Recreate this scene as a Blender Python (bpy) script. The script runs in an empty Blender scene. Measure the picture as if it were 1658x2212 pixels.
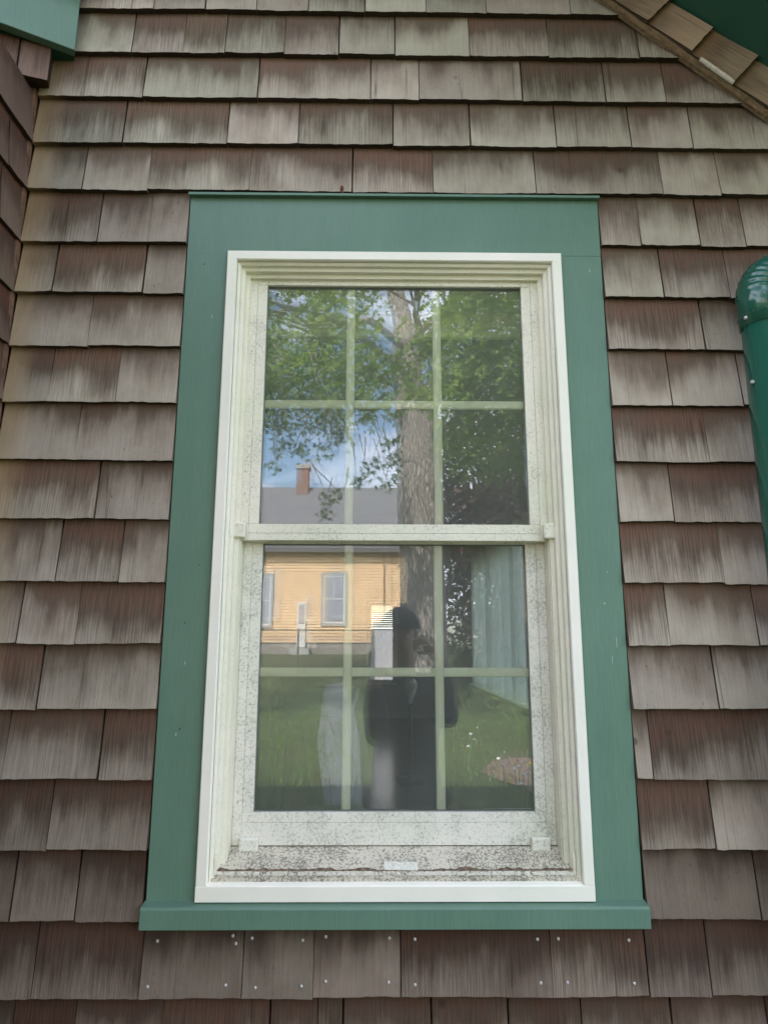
import bpy, bmesh, math, random
from mathutils import Vector, Matrix, noise
sc = bpy.context.scene
rad = math.radians
random.seed(7)

# ------------------------------------------------------------------ camera
CX, CY, CZ = -0.0398, -1.4250, 0.4977
PITCH, YAW, ROLL, F = 0.192395, 0.0111265, 0.0018869, 1450.0
UW, UH = 829.0, 1105.5
_cy, _sy, _cp, _sp = math.cos(YAW), math.sin(YAW), math.cos(PITCH), math.sin(PITCH)
FW = Vector((_sy*_cp, _cy*_cp, _sp))
_r = Vector((_cy, -_sy, 0)); _u = _r.cross(FW)
RT = math.cos(ROLL)*_r + math.sin(ROLL)*_u
UP = -math.sin(ROLL)*_r + math.cos(ROLL)*_u
cam_d = bpy.data.cameras.new("camera"); cam = bpy.data.objects.new("camera", cam_d)
sc.collection.objects.link(cam)
m = Matrix((( RT.x, UP.x, -FW.x, CX), (RT.y, UP.y, -FW.y, CY), (RT.z, UP.z, -FW.z, CZ), (0, 0, 0, 1)))
cam.matrix_world = m
cam_d.sensor_fit = 'HORIZONTAL'; cam_d.sensor_width = 36.0; cam_d.lens = 36.0*F/1658.0
cam_d.clip_start = 0.02; cam_d.clip_end = 2000
sc.camera = cam

def back(u, v, Y):
    d = FW + RT*((u-UW)/F) - UP*((v-UH)/F)
    t = (Y-CY)/d.y
    return Vector((CX, CY, CZ)) + d*t
YG = 0.06
def refl(u, v, D):
    p = back(u, v, D); return Vector((p.x, 2*YG-D, p.z))

# ------------------------------------------------------------------ world, sun, exposure
SUN_EL, SUN_AZ = rad(43), rad(-22)       # azimuth from +Y towards +X
w = bpy.data.worlds.new("World"); sc.world = w; w.use_nodes = True
nt = w.node_tree; nt.nodes.clear()
sky = nt.nodes.new('ShaderNodeTexSky'); sky.sky_type = 'NISHITA'; sky.sun_disc = False
sky.sun_elevation = SUN_EL; sky.sun_rotation = SUN_AZ; sky.air_density = 1.0; sky.dust_density = 1.2
bg = nt.nodes.new('ShaderNodeBackground'); bg.inputs[1].default_value = 0.15
ow = nt.nodes.new('ShaderNodeOutputWorld')
tc = nt.nodes.new('ShaderNodeTexCoord'); mp = nt.nodes.new('ShaderNodeMapping'); mp.inputs['Scale'].default_value = (1, 1, 2.4)
cn = nt.nodes.new('ShaderNodeTexNoise'); cn.inputs['Scale'].default_value = 2.6; cn.inputs['Detail'].default_value = 7; cn.inputs['Roughness'].default_value = .6
cr = nt.nodes.new('ShaderNodeValToRGB'); cr.color_ramp.elements[0].position = .45; cr.color_ramp.elements[1].position = .62
mx = nt.nodes.new('ShaderNodeMix'); mx.data_type = 'RGBA'; mx.inputs['B'].default_value = (8.2, 8.2, 9.6, 1)
nt.links.new(tc.outputs['Generated'], mp.inputs[0]); nt.links.new(mp.outputs[0], cn.inputs[0]); nt.links.new(cn.outputs[0], cr.inputs[0])
nt.links.new(cr.outputs[0], mx.inputs['Factor']); nt.links.new(sky.outputs[0], mx.inputs['A'])
nt.links.new(mx.outputs['Result'], bg.inputs[0]); nt.links.new(bg.outputs[0], ow.inputs[0])
sd = bpy.data.lights.new("sun", 'SUN'); sd.energy = 4.2; sd.angle = rad(.5); sd.color = (1, .95, .87)
sun = bpy.data.objects.new("sun", sd); sc.collection.objects.link(sun)
sdir = Vector((math.sin(SUN_AZ)*math.cos(SUN_EL), math.cos(SUN_AZ)*math.cos(SUN_EL), math.sin(SUN_EL)))
sun.rotation_euler = sdir.to_track_quat('Z', 'Y').to_euler(); sun.location = (0, 4, 12)
sc.view_settings.view_transform = 'Standard'; sc.view_settings.look = 'None'
sc.view_settings.exposure = 2.12; sc.view_settings.gamma = 1.0
sc.cycles.max_bounces = 10; sc.cycles.transparent_max_bounces = 24; sc.cycles.diffuse_bounces = 5; sc.cycles.glossy_bounces = 5
sc.cycles.sample_clamp_indirect = 6
sc.cycles.use_denoising = True

# ------------------------------------------------------------------ helpers
ORG = {}
def tag(o, label=None, cat=None, group=None, kind=None):
    if label: o['label'] = label
    if cat: o['category'] = cat
    if group: o['group'] = group
    if kind: o['kind'] = kind
    return o
def thing(name, loc, label, cat, group=None):
    o = bpy.data.objects.new(name, None); o.empty_display_size = .1
    sc.collection.objects.link(o); o.location = loc; ORG[o.name] = Vector(loc)
    return tag(o, label, cat, group)
def link(name, me, mat, parent=None, bevel=0, smooth=False, seg=2):
    org = ORG[parent.name] if parent else Vector((0, 0, 0))
    if parent and org.length > 0: me.transform(Matrix.Translation(-org))
    if mat is not None: me.materials.append(mat)
    if smooth:
        for p in me.polygons: p.use_smooth = True
    o = bpy.data.objects.new(name, me); sc.collection.objects.link(o)
    if parent: o.parent = parent
    ORG[o.name] = org
    if bevel:
        b = o.modifiers.new('bevel', 'BEVEL'); b.width = bevel; b.segments = seg; b.limit_method = 'ANGLE'; b.angle_limit = rad(35)
        b.harden_normals = False
    return o
def obj(name, bm, mat, parent=None, bevel=0, smooth=False, seg=2):
    me = bpy.data.meshes.new(name); bmesh.ops.recalc_face_normals(bm, faces=bm.faces[:]); bm.to_mesh(me); bm.free()
    return link(name, me, mat, parent, bevel, smooth, seg)
def box(bm, x0, x1, y0, y1, z0, z1, mat=None):
    vs = [bm.verts.new((x, y, z)) for x in (x0, x1) for y in (y0, y1) for z in (z0, z1)]
    if mat is not None:
        for v in vs: v.co = mat @ v.co
    for f in ((0, 1, 3, 2), (4, 6, 7, 5), (0, 4, 5, 1), (2, 3, 7, 6), (0, 2, 6, 4), (1, 5, 7, 3)):
        bm.faces.new([vs[i] for i in f])
    return vs
def bbox(*a, **k):
    bm = bmesh.new(); box(bm, *a, **k); return bm
def prism(bm, pts, a, b, axis='x'):
    """pts: 2-D profile; extruded from a to b along axis (a, b may be callables of the point for mitres)"""
    def P(p, t):
        t = t(p) if callable(t) else t
        if axis == 'x': return (t, p[0], p[1])       # p = (y, z)
        if axis == 'z': return (p[0], p[1], t)       # p = (x, y)
        return (p[0], t, p[1])                       # p = (x, z)
    A = [bm.verts.new(P(p, a)) for p in pts]; B = [bm.verts.new(P(p, b)) for p in pts]
    n = len(pts)
    bm.faces.new(A); bm.faces.new(B[::-1])
    for i in range(n): bm.faces.new([A[i], A[(i+1) % n], B[(i+1) % n], B[i]])
def tube(bm, path, rads, seg=12, cap=True, jitter=None):
    rings = []; prev = None
    for i, p in enumerate(path):
        p = Vector(p)
        d = (Vector(path[min(i+1, len(path)-1)]) - Vector(path[max(i-1, 0)])).normalized()
        if prev is None:
            a = d.orthogonal().normalized()
        else:
            a = (prev - d*prev.dot(d)).normalized()
        prev = a; b = d.cross(a)
        r = rads[i] if hasattr(rads, '__len__') else rads
        ring = []
        for k in range(seg):
            t = 2*math.pi*k/seg; rr = r
            q = p + (a*math.cos(t) + b*math.sin(t))*rr
            if jitter: q = p + (a*math.cos(t) + b*math.sin(t))*rr*jitter(q, t)
            ring.append(bm.verts.new(q))
        rings.append(ring)
    for i in range(len(rings)-1):
        for k in range(seg):
            bm.faces.new([rings[i][k], rings[i][(k+1) % seg], rings[i+1][(k+1) % seg], rings[i+1][k]])
    if cap:
        bm.faces.new(rings[0][::-1]); bm.faces.new(rings[-1])

# ------------------------------------------------------------------ materials
class M:
    def __init__(s, name, rough=.6, spec=.4, metal=0):
        s.m = bpy.data.materials.new(name); s.m.use_nodes = True; s.t = s.m.node_tree
        s.b = s.t.nodes['Principled BSDF']; s.b.inputs['Roughness'].default_value = rough
        s.b.inputs['Specular IOR Level'].default_value = spec; s.b.inputs['Metallic'].default_value = metal
    def n(s, typ, **k):
        nd = s.t.nodes.new('ShaderNode'+typ)
        for a, v in k.items(): setattr(nd, a, v)
        return nd
    def l(s, a, b): s.t.links.new(a, b)
    def pos(s, scale=(1, 1, 1), kind='Position'):
        g = s.n('NewGeometry'); mp = s.n('Mapping'); mp.inputs['Scale'].default_value = scale
        s.l(g.outputs[kind], mp.inputs[0]); return mp.outputs[0]
    def noise(s, vec, scale, detail=4, rough=.55, dist=0):
        n = s.n('TexNoise'); n.inputs['Scale'].default_value = scale; n.inputs['Detail'].default_value = detail
        n.inputs['Roughness'].default_value = rough; n.inputs['Distortion'].default_value = dist
        s.l(vec, n.inputs['Vector']); return n.outputs[0]
    def ramp(s, fac, stops):
        r = s.n('ValToRGB'); e = r.color_ramp.elements
        while len(e) < len(stops): e.new(.5)
        for i, (p, c) in enumerate(stops):
            e[i].position = p; e[i].color = (c, c, c, 1) if not hasattr(c, '__len__') else (*c, 1)
        s.l(fac, r.inputs[0]); return r.outputs[0]
    def math(s, op, a, b=None, c=None, clamp=False):
        n = s.n('Math', operation=op); n.use_clamp = clamp
        for i, x in enumerate((a, b, c)):
            if x is None: continue
            if isinstance(x, (int, float)): n.inputs[i].default_value = x
            else: s.l(x, n.inputs[i])
        return n.outputs[0]
    def mix(s, fac, a, b, blend='MIX'):
        n = s.n('Mix', data_type='RGBA', blend_type=blend)
        for nm, x in (('Factor', fac), ('A', a), ('B', b)):
            sock = n.inputs[nm] if nm != 'Factor' else n.inputs[0]
            if nm in 'AB': sock = [i for i in n.inputs if i.name == nm and i.type == 'RGBA'][0]
            if isinstance(x, (int, float)): sock.default_value = x
            elif isinstance(x, tuple): sock.default_value = (*x, 1) if len(x) == 3 else x
            else: s.l(x, sock)
        return [o for o in n.outputs if o.type == 'RGBA'][0]
    def color(s, c):
        if isinstance(c, tuple): s.b.inputs['Base Color'].default_value = (*c, 1)
        else: s.l(c, s.b.inputs['Base Color'])
        return s
    def bump(s, h, strength=.3, dist=.002):
        b = s.n('Bump'); b.inputs['Strength'].default_value = strength; b.inputs['Distance'].default_value = dist
        s.l(h, b.inputs['Height']); s.l(b.outputs[0], s.b.inputs['Normal']); return s

def mat_shingle(name, pale, brown, red, dark=(.070, .052, .044), warm_edge=False):
    s = M(name, rough=.85, spec=.2)
    uv = s.n('UVMap'); uv.uv_map = 'UVMap'; U = uv.outputs[0]
    at = s.n('VertexColor'); at.layer_name = 'Col'; sep = s.n('SeparateColor'); s.l(at.outputs[0], sep.inputs[0])
    r1, r2, r3 = sep.outputs[0], sep.outputs[1], sep.outputs[2]
    su = s.n('SeparateXYZ'); s.l(U, su.inputs[0]); v = su.outputs[1]
    def st(sx, sy):
        mp = s.n('Mapping'); mp.inputs['Scale'].default_value = (sx, sy, 1); s.l(U, mp.inputs[0]); return mp.outputs[0]
    streak = s.noise(st(1, .10), 55, 5, .6)                 # vertical runs
    streak2 = s.noise(st(1, .22), 17, 4, .6)
    blot = s.noise(st(1, .6), 9, 5, .65)
    fine = s.noise(st(1, .03), 300, 3, .6)                 # sawn grain
    # v perturbed by runs
    vv = s.math('ADD', v, s.math('MULTIPLY', s.math('SUBTRACT', streak, .5), .055))
    vv = s.math('ADD', vv, s.math('MULTIPLY', s.math('SUBTRACT', streak2, .5), .11))
    vv = s.math('ADD', vv, s.math('MULTIPLY', s.math('SUBTRACT', r3, .5), .065))
    vv = s.math('ADD', vv, s.math('MULTIPLY', s.math('SUBTRACT', s.noise(st(1, 1), 4.5, 3, .5), .5), .13))
    t = s.math('MULTIPLY', vv, 1/.131)
    col = s.ramp(t, [(.05, pale), (.42, tuple(.62*a+.38*b for a, b in zip(pale, brown))), (.74, brown), (1.0, red)])
    # mildew at the transition line
    band = s.ramp(t, [(.30, 0.), (.60, 1.), (.80, .9), (1.0, .25)])
    md = s.ramp(s.math('ADD', s.math('MULTIPLY', streak2, .55), s.math('MULTIPLY', blot, .55)), [(.46, 0.), (.70, 1.)])
    col = s.mix(s.math('MULTIPLY', s.math('MULTIPLY', band, md), .52), col, dark)
    # large mottling and per-shingle tone
    col = s.mix(s.ramp(blot, [(.46, 0.), (.74, .45)]), col, brown)
    tone = s.math('ADD', .80, s.math('MULTIPLY', r1, .32))
    col = s.mix(1.0, col, s.comb(tone), 'MULTIPLY') if hasattr(s, 'comb') else s.mix(1.0, col, tone_color(s, tone), 'MULTIPLY')
    col = s.mix(s.math('MULTIPLY', r2, .42), col, s.mix(1., col, (.80, 1.0, .86), 'MULTIPLY'))
    # grain
    gstr = s.ramp(r3, [(.35, .30), (.80, 1.)])
    g = s.ramp(fine, [(.38, .50), (.60, 1.20)])
    ck = s.noise(st(1, .012), 26, 2, .4)
    crack = s.ramp(s.math('ABSOLUTE', s.math('SUBTRACT', ck, .60)), [(.0, 1.), (.006, 0.)])
    col = s.mix(s.math('MULTIPLY', crack, .55), col, (.03, .02, .015))
    kn = s.n('TexVoronoi', feature='F1'); kn.inputs['Scale'].default_value = 7; s.l(U, kn.inputs['Vector'])
    col = s.mix(s.ramp(kn.outputs['Distance'], [(.035, .7), (.075, 0.)]), col, (.075, .04, .028))
    col = s.mix(s.math('MULTIPLY', gstr, .60), col, s.mix(1., col, g, 'MULTIPLY'))
    sp = s.noise(st(1, .4), 260, 2, .7)
    col = s.mix(s.ramp(sp, [(.74, 0.), (.80, .55)]), col, (.42, .38, .34))
    sp2 = s.noise(st(1, .35), 190, 3, .75)
    col = s.mix(s.math('MULTIPLY', s.ramp(sp2, [(.62, 0.), (.72, .8)]), s.ramp(r1, [(.3, 1.), (.7, .2)])), col, dark)
    # dark end grain on the butt, blackened further as painted contact shadow (v about 0 on faces looking down)
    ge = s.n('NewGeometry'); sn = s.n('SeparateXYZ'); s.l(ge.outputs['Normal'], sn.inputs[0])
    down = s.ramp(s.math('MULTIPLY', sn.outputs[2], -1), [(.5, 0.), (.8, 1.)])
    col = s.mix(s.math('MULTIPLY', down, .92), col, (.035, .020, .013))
    col = s.mix(at.outputs['Alpha'], s.mix(1., col, (.42, .36, .34), 'MULTIPLY'), col)
    if warm_edge:
        sx = s.n('SeparateXYZ'); s.l(ge.outputs['Position'], sx.inputs[0])
        we = s.math('ADD', sx.outputs[0], s.math('MULTIPLY', s.math('SUBTRACT', streak2, .5), .06))
        f = s.n('MapRange'); f.inputs[1].default_value = -.872; f.inputs[2].default_value = -.80; f.inputs[3].default_value = .75; f.inputs[4].default_value = 0
        s.l(we, f.inputs[0]); col = s.mix(f.outputs[0], col, (.34, .235, .12))
    s.color(col)
    h = s.math('ADD', s.math('MULTIPLY', fine, .6), s.math('MULTIPLY', sp2, .5))
    s.bump(h, .55, .0012)
    return s.m
def tone_color(s, v):
    c = s.n('CombineColor')
    for i in range(3): s.l(v, c.inputs[i])
    return c.outputs[0]

def mat_paint(name, c1, c2, rough=.45, spec=.4, chips=False):
    s = M(name, rough, spec)
    p = s.pos()
    n = s.noise(p, 5, 4, .6)
    col = s.mix(s.ramp(n, [(.35, 0.), (.7, 1.)]), c1, c2)
    br = s.noise(s.pos((1, 1, .03)), 600, 2, .6)
    col = s.mix(.22, col, s.mix(1., col, s.ramp(br, [(.3, .6), (.7, 1.35)]), 'MULTIPLY'))
    if chips:
        c = s.noise(p, 60, 3, .5); col = s.mix(s.ramp(c, [(.79, 0.), (.80, .6)]), col, (.5, .52, .5))
        d = s.noise(s.pos((1.3, 1, 1)), 34, 2, .5); col = s.mix(s.ramp(d, [(.755, 0.), (.775, .5)]), col, (.05, .09, .08))
        st = s.noise(s.pos((14, 14, .8)), 2.2, 4, .6); col = s.mix(s.ramp(st, [(.45, 0.), (.8, .22)]), col, (.07, .13, .115))
    s.color(col)
    s.bump(s.math('ADD', br, s.math('MULTIPLY', s.noise(p, 90, 3), .8)), .10, .001)
    return s.m

def mat_vinyl(name, base, amount, tint=(.10, .11, .09), scale=170, wash=0., lw=1.):
    """painted vinyl with mildew: thin broken squiggles following a cell edge pattern"""
    s = M(name, .42, .4)
    p = s.pos()
    n1 = s.noise(p, 14, 4, .6); n2 = s.noise(p, 3.2, 4, .6); warp = s.n('TexNoise'); warp.inputs['Scale'].default_value = 120; s.l(p, warp.inputs['Vector'])
    va = s.n('VectorMath', operation='MULTIPLY_ADD'); s.l(warp.outputs['Color'], va.inputs[0]); va.inputs[1].default_value = (.007, .007, .007); s.l(p, va.inputs[2])
    vo = s.n('TexVoronoi', feature='DISTANCE_TO_EDGE'); vo.inputs['Scale'].default_value = scale; s.l(va.outputs[0], vo.inputs['Vector'])
    line = s.ramp(vo.outputs['Distance'], [(.05*lw, 1.), (.15*lw, 0.)])
    thr = s.noise(p, 170, 3, .6)
    lo = .77 - .27*amount
    gate = s.ramp(s.math('ADD', s.math('MULTIPLY', thr, .7), s.math('MULTIPLY', n1, .42)), [(lo, 0.), (lo+.10, 1.)])
    col = s.mix(s.ramp(n2, [(.35, 0.), (.7, 1.)]), base, tuple(c*k for c, k in zip(base, (.90, .95, .88))))
    grime = s.ramp(s.math('ADD', s.math('MULTIPLY', n1, .6), s.math('MULTIPLY', thr, .4)), [(.42, 0.), (.75, .55*min(1, amount+wash))])
    col = s.mix(grime, col, (.33, .33, .26))
    col = s.mix(s.math('MULTIPLY', s.math('MULTIPLY', line, gate), min(.9, .45+.5*amount)), col, tint)
    dots = s.noise(p, 330, 1, .5)
    col = s.mix(s.ramp(dots, [(.76-.08*amount, 0.), (.79-.08*amount, .65)]), col, tint)
    s.color(col); s.bump(s.noise(p, 200, 2), .06, .001)
    return s.m

def flat(name, c, rough=.6, spec=.4, metal=0, var=.2, scale=20, bump=0.):
    s = M(name, rough, spec, metal); n = s.noise(s.pos(), scale, 4, .6)
    s.color(s.mix(s.ramp(n, [(.3, 0.), (.7, 1.)]), tuple(x*(1-var) for x in c), tuple(min(1, x*(1+var)) for x in c)))
    if bump: s.bump(n, bump, .01)
    return s.m

def mat_glass(name, fac):
    m = bpy.data.materials.new(name); m.use_nodes = True; t = m.node_tree; t.nodes.clear()
    o = t.nodes.new('ShaderNodeOutputMaterial'); mx = t.nodes.new('ShaderNodeMixShader')
    tr = t.nodes.new('ShaderNodeBsdfTransparent'); tr.inputs[0].default_value = (.955, .975, .955, 1)
    gl = t.nodes.new('ShaderNodeBsdfGlossy'); gl.inputs['Roughness'].default_value = 0.0; gl.inputs[0].default_value = (.97, .98, 1, 1)
    fr = t.nodes.new('ShaderNodeFresnel'); fr.inputs[0].default_value = 1.5
    ad = t.nodes.new('ShaderNodeMath'); ad.operation = 'ADD'; ad.inputs[1].default_value = fac-.04; ad.use_clamp = True
    t.links.new(fr.outputs[0], ad.inputs[0]); 
    # dust and rain spots in the film of the pane
    g = t.nodes.new('ShaderNodeNewGeometry'); n = t.nodes.new('ShaderNodeTexNoise'); n.inputs['Scale'].default_value = 330; n.inputs['Detail'].default_value = 3
    n2 = t.nodes.new('ShaderNodeTexNoise'); n2.inputs['Scale'].default_value = 5; n2.inputs['Detail'].default_value = 5
    t.links.new(g.outputs['Position'], n.inputs['Vector']); t.links.new(g.outputs['Position'], n2.inputs['Vector'])
    r = t.nodes.new('ShaderNodeValToRGB'); r.color_ramp.elements[0].position = .60; r.color_ramp.elements[1].position = .78
    r.color_ramp.elements[1].color = (.16, .16, .16, 1)
    t.links.new(n.outputs[0], r.inputs[0])
    r2 = t.nodes.new('ShaderNodeMath'); r2.operation = 'MULTIPLY_ADD'; r2.inputs[1].default_value = .07; r2.inputs[2].default_value = .030
    t.links.new(n2.outputs[0], r2.inputs[0])
    a2 = t.nodes.new('ShaderNodeMath'); a2.operation = 'ADD'; t.links.new(r.outputs[0], a2.inputs[0]); t.links.new(r2.outputs[0], a2.inputs[1])
    df = t.nodes.new('ShaderNodeBsdfDiffuse'); df.inputs[0].default_value = (.55, .56, .52, 1)
    m2 = t.nodes.new('ShaderNodeMixShader')
    t.links.new(ad.outputs[0], mx.inputs[0]); t.links.new(tr.outputs[0], mx.inputs[1]); t.links.new(gl.outputs[0], mx.inputs[2])
    t.links.new(a2.outputs[0], m2.inputs[0]); t.links.new(mx.outputs[0], m2.inputs[1]); t.links.new(df.outputs[0], m2.inputs[2])
    t.links.new(m2.outputs[0], o.inputs[0]); return m

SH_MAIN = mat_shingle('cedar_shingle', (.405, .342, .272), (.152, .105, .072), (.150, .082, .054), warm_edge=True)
SH_SIDE = mat_shingle('cedar_shingle_reddish_shaded', (.205, .135, .105), (.115, .062, .045), (.16, .07, .045))  # reddish cedar, darkened in colour to carry the deep shade under the eave
SH_RAKE = mat_shingle('cedar_shingle_golden', (.33, .235, .145), (.22, .145, .085), (.24, .14, .07))
GREEN = mat_paint('green_trim_paint', (.102, .190, .132), (.120, .212, .150), chips=True)
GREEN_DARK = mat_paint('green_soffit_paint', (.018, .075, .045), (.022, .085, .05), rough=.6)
CASING_WHITE = mat_vinyl('white_vinyl_clean', (.87, .82, .72), .12)
VINYL_JAMB = mat_vinyl('vinyl_jamb', (.80, .75, .61), .38, tint=(.24, .23, .18), scale=240)
VINYL_SASH = mat_vinyl('vinyl_sash_mildewed', (.80, .75, .62), .66, tint=(.30, .28, .21), scale=260)
VINYL_SASH_L = mat_vinyl('vinyl_sash_lower', (.78, .745, .65), .74, tint=(.28, .27, .21), scale=260)
VINYL_SILL = mat_vinyl('vinyl_sill_mildewed', (.62, .56, .45), 1.0, tint=(.17, .15, .11), scale=135, wash=.7, lw=1.25)
MUNTIN = flat('muntin_cream', (.92, .90, .72), .5, var=.04)
DARKGAP = flat('dark_gap', (.015, .014, .012), .9, .1)
GLASS = mat_glass('window_glass', .080)
GLASS2 = mat_glass('window_glass_inner', .055)
NAIL = flat('galvanised_nail', (.55, .53, .50), .5, .5, .3, var=.2, scale=300)

# ------------------------------------------------------------------ shingles
def shingle(data, x0, x1, zb, zt, yb, yt, th, rnd, T=None, cols=None):
    """one tapered shingle: butt at zb (front y = yb), running up to zt (front y = yt); butt thickness th"""
    V, Fc, UV, COL = data
    n = max(2, int((x1-x0)/.012)); base = len(V); off = rnd.uniform(0, 50); vo = rnd.uniform(-.02, .02)*0
    r = cols or (rnd.random(), rnd.random(), rnd.random(), 1)
    sk = rnd.uniform(-.0012, .0012)
    cup = rnd.uniform(-.0016, .0030)
    rows = [[], [], [], []]
    zlev = (zb, zb+(zt-zb)*.35, zt)
    for i in range(n+1):
        f = i/n; x = x0+(x1-x0)*f
        jz = rnd.uniform(-.0010, .0010) + sk*(f-.5)*2
        c = cup*((f-.5)**2*4)
        pts = [(x, yb-c, zb+jz), (x, yb+(yt-yb)*.35-c*.4, zlev[1]), (x, yt, zt), (x, yb+th, zb+jz+.0005)]
        for k, p in enumerate(pts):
            p = Vector(p)
            if T is not None: p = T @ p
            V.append(p); rows[k].append(len(V)-1)
    def q(a, b, c, d, uvs):
        Fc.append((a, b, c, d)); UV.extend(uvs); COL.extend([r]*4)
    for i in range(n):
        u0 = off+(x1-x0)*i/n; u1 = off+(x1-x0)*(i+1)/n
        v0, v1, v2 = 0, zlev[1]-zb, zt-zb
        q(rows[0][i], rows[0][i+1], rows[1][i+1], rows[1][i], [(u0, v0), (u1, v0), (u1, v1), (u0, v1)])
        q(rows[1][i], rows[1][i+1], rows[2][i+1], rows[2][i], [(u0, v1), (u1, v1), (u1, v2), (u0, v2)])
        q(rows[3][i], rows[3][i+1], rows[0][i+1], rows[0][i], [(u0, .0), (u1, .0), (u1, .004), (u0, .004)])
    for i in (0, n):
        V.append(V[rows[2][i]] + Vector((0, 0, 0))); 
        V[-1] = (T @ Vector((x0 if i == 0 else x1, yb+th, zt))) if T is not None else Vector((x0 if i == 0 else x1, yb+th, zt))
        e = len(V)-1; uu = off+(x1-x0)*i/n
        if i == 0: f = (rows[3][0], rows[0][0], rows[1][0], rows[2][0], e)
        else: f = (rows[0][n], rows[3][n], e, rows[2][n], rows[1][n])
        Fc.append(f); UV.extend([(uu, .09)]*5); COL.extend([r]*5)
def shingle_mesh(name, data, mat, parent):
    V, Fc, UV, COL = data
    me = bpy.data.meshes.new(name); me.from_pydata([tuple(v) for v in V], [], Fc)
    me.uv_layers.new(name='UVMap'); me.uv_layers['UVMap'].data.foreach_set('uv', [c for q in UV for c in q])
    me.color_attributes.new('Col', 'FLOAT_COLOR', 'CORNER'); me.color_attributes['Col'].data.foreach_set('color', [c for q in COL for c in q])
    return link(name, me, mat, parent)

XC = -0.873          # inside corner
XR = 1.75            # far right of the facade
OW = .4845           # half width of the window casing
ZB = {20: -.4185, 19: -.2885, 18: -.159, 17: -.0276, 16: .0986, 15: .230, 14: .3643, 13: .4939, 12: .6231, 11: .7561, 10: .8876, 9: 1.0204,
      8: 1.1525, 7: 1.2827, 6: 1.4133, 5: 1.5480, 4: 1.6744, 3: 1.8027, 2: 1.9299, 1: 2.058, 0: 2.187, -1: 2.316, -2: 2.445}
VB = {1: (25, 332, 442, 553, 665, 787, 919, 1049, 1230), 2: (122, 283, 395, 485, 613, 730, 851, 1013, 1184, 1378),
      3: (215, 307, 555, 799, 904, 1126, 1306, 1436), 4: (316, 263, 489, 643, 847, 1014, 1200, 1361, 1494),
      5: (415, 177, 318, 538, 759, 935, 1156, 1430, 1554)}
JL = {6: [209], 7: [111, 306], 8: [188], 9: [103, 249], 10: [161], 11: [202], 12: [119, 257], 13: [34, 162], 14: [78], 15: [5, 210],
      16: [100], 17: [19, 160]}
JR = {6: [1383, 1509, 1608], 7: [1431, 1574], 8: [1520], 9: [1449, 1602], 10: [1530], 11: [1454], 12: [1563], 13: [1445, 1637],
      14: [1548], 15: [1409], 16: [1543], 17: [1641]}
VY = {6: 528, 7: 640, 8: 754, 9: 873, 10: 997, 11: 1125, 12: 1258, 13: 1392, 14: 1532, 15: 1682, 16: 1834, 17: 1986}
J18 = [67, 300, 521, 675, 864, 1193, 1400, 1535]
J19 = [27, 161, 350, 581, 685, 739, 930, 1096, 1255, 1449, 1656]
def xs_of(us, v): return [back(u, v, -.004).x for u in us]
wall = thing('shingled_wall', (0, 0, -1.15), 'weathered grey-brown cedar shingle wall around the green framed window', 'wall')
rnd = random.Random(11)
data = ([], [], [], [])
def lay(row, xs, xa, xb, lim=None):
    zb = ZB[row]; zt = ZB[row-1]+.006 if (row-1) in ZB else zb+.137
    xs = [x for x in sorted(xs) if xa+.012 < x < xb-.012]
    x = xs[-1] if xs else xa
    x = max(x, .99) if row > -1 and row < 20 and xs else x
    while xb-x > .22:                        # carry on beyond the frame
        x += rnd.uniform(.10, .2); 
        if xb-x > .05: xs.append(x)
    if xs and xs[0]-xa > .36:
        x = xs[0]
        while x-xa > .25:
            x -= rnd.uniform(.1, .2)
            if x-xa > .05: xs.append(x)
        xs.sort()
    e = [xa]+xs+[xb]
    for a, b in zip(e[:-1], e[1:]):
        g = rnd.choice((.0009, .0016, .0022, .0028, .0036)); dz = rnd.uniform(-.0018, .0018)
        yb = -.004-rnd.uniform(0, .0018)
        sh = .55*math.sin(row*2.1+a*3)
        dk = max(0, min(1, (.40-zb)/.42))**1.6*.75+rnd.uniform(-.12, .12)+(.10 if rnd.random() < .2 else 0)
        cols = (min(1, max(0, rnd.random())), rnd.random()*(.35+.65*max(0, min(1, (zb-.9)/.9))), rnd.random(), 1-max(0, min(1, dk)))
        shingle(data, a+(g if a != xa else .0015), b-(0 if b != xb else .0015), zb+dz, zt+.004, yb-.003, .0078, .0145, rnd, cols=cols)
for row in range(-2, 6):
    if row in VB: xs = xs_of(VB[row][1:], VB[row][0])
    else: xs = [XC+.15*k+rnd.uniform(-.04, .04) for k in range(1, 17)]
    lay(row, xs, XC+.004, XR)
for row in range(6, 18):
    lay(row, xs_of(JL[row], VY[row]), XC+.004, -OW-(.003 if row == 17 else 0))
    lay(row, xs_of(JR[row], VY[row]), OW+(.003 if row == 17 else 0), XR)
lay(18, xs_of(J18, 2150), XC+.004, XR)
lay(19, xs_of(J19, 2180), XC+.004, XR)
for row in (20,): lay(row, [XC+.14*k+rnd.uniform(-.03, .03) for k in range(1, 18)], XC+.004, XR)
for k in range(1, 6):
    ZB[20+k] = ZB[20]-.13*k
    lay(20+k, [XC+.14*j+rnd.uniform(-.03, .03) for j in range(1, 18)], XC+.004, XR)
shingle_mesh('shingles', data, SH_MAIN, wall)
SHEATH = flat('sheathing', (.06, .035, .025), .9, .1)
bm = bmesh.new()
for a in ((XC-.6, -.405, .0145, .13, -1.15, 5), (.405, XR, .0145, .13, -1.15, 5), (-.405, .405, .0145, .13, -1.15, .0), (-.405, .405, .0145, .13, 1.40, 5)): box(bm, *a)
obj('sheathing', bm, SHEATH, wall)
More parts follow.
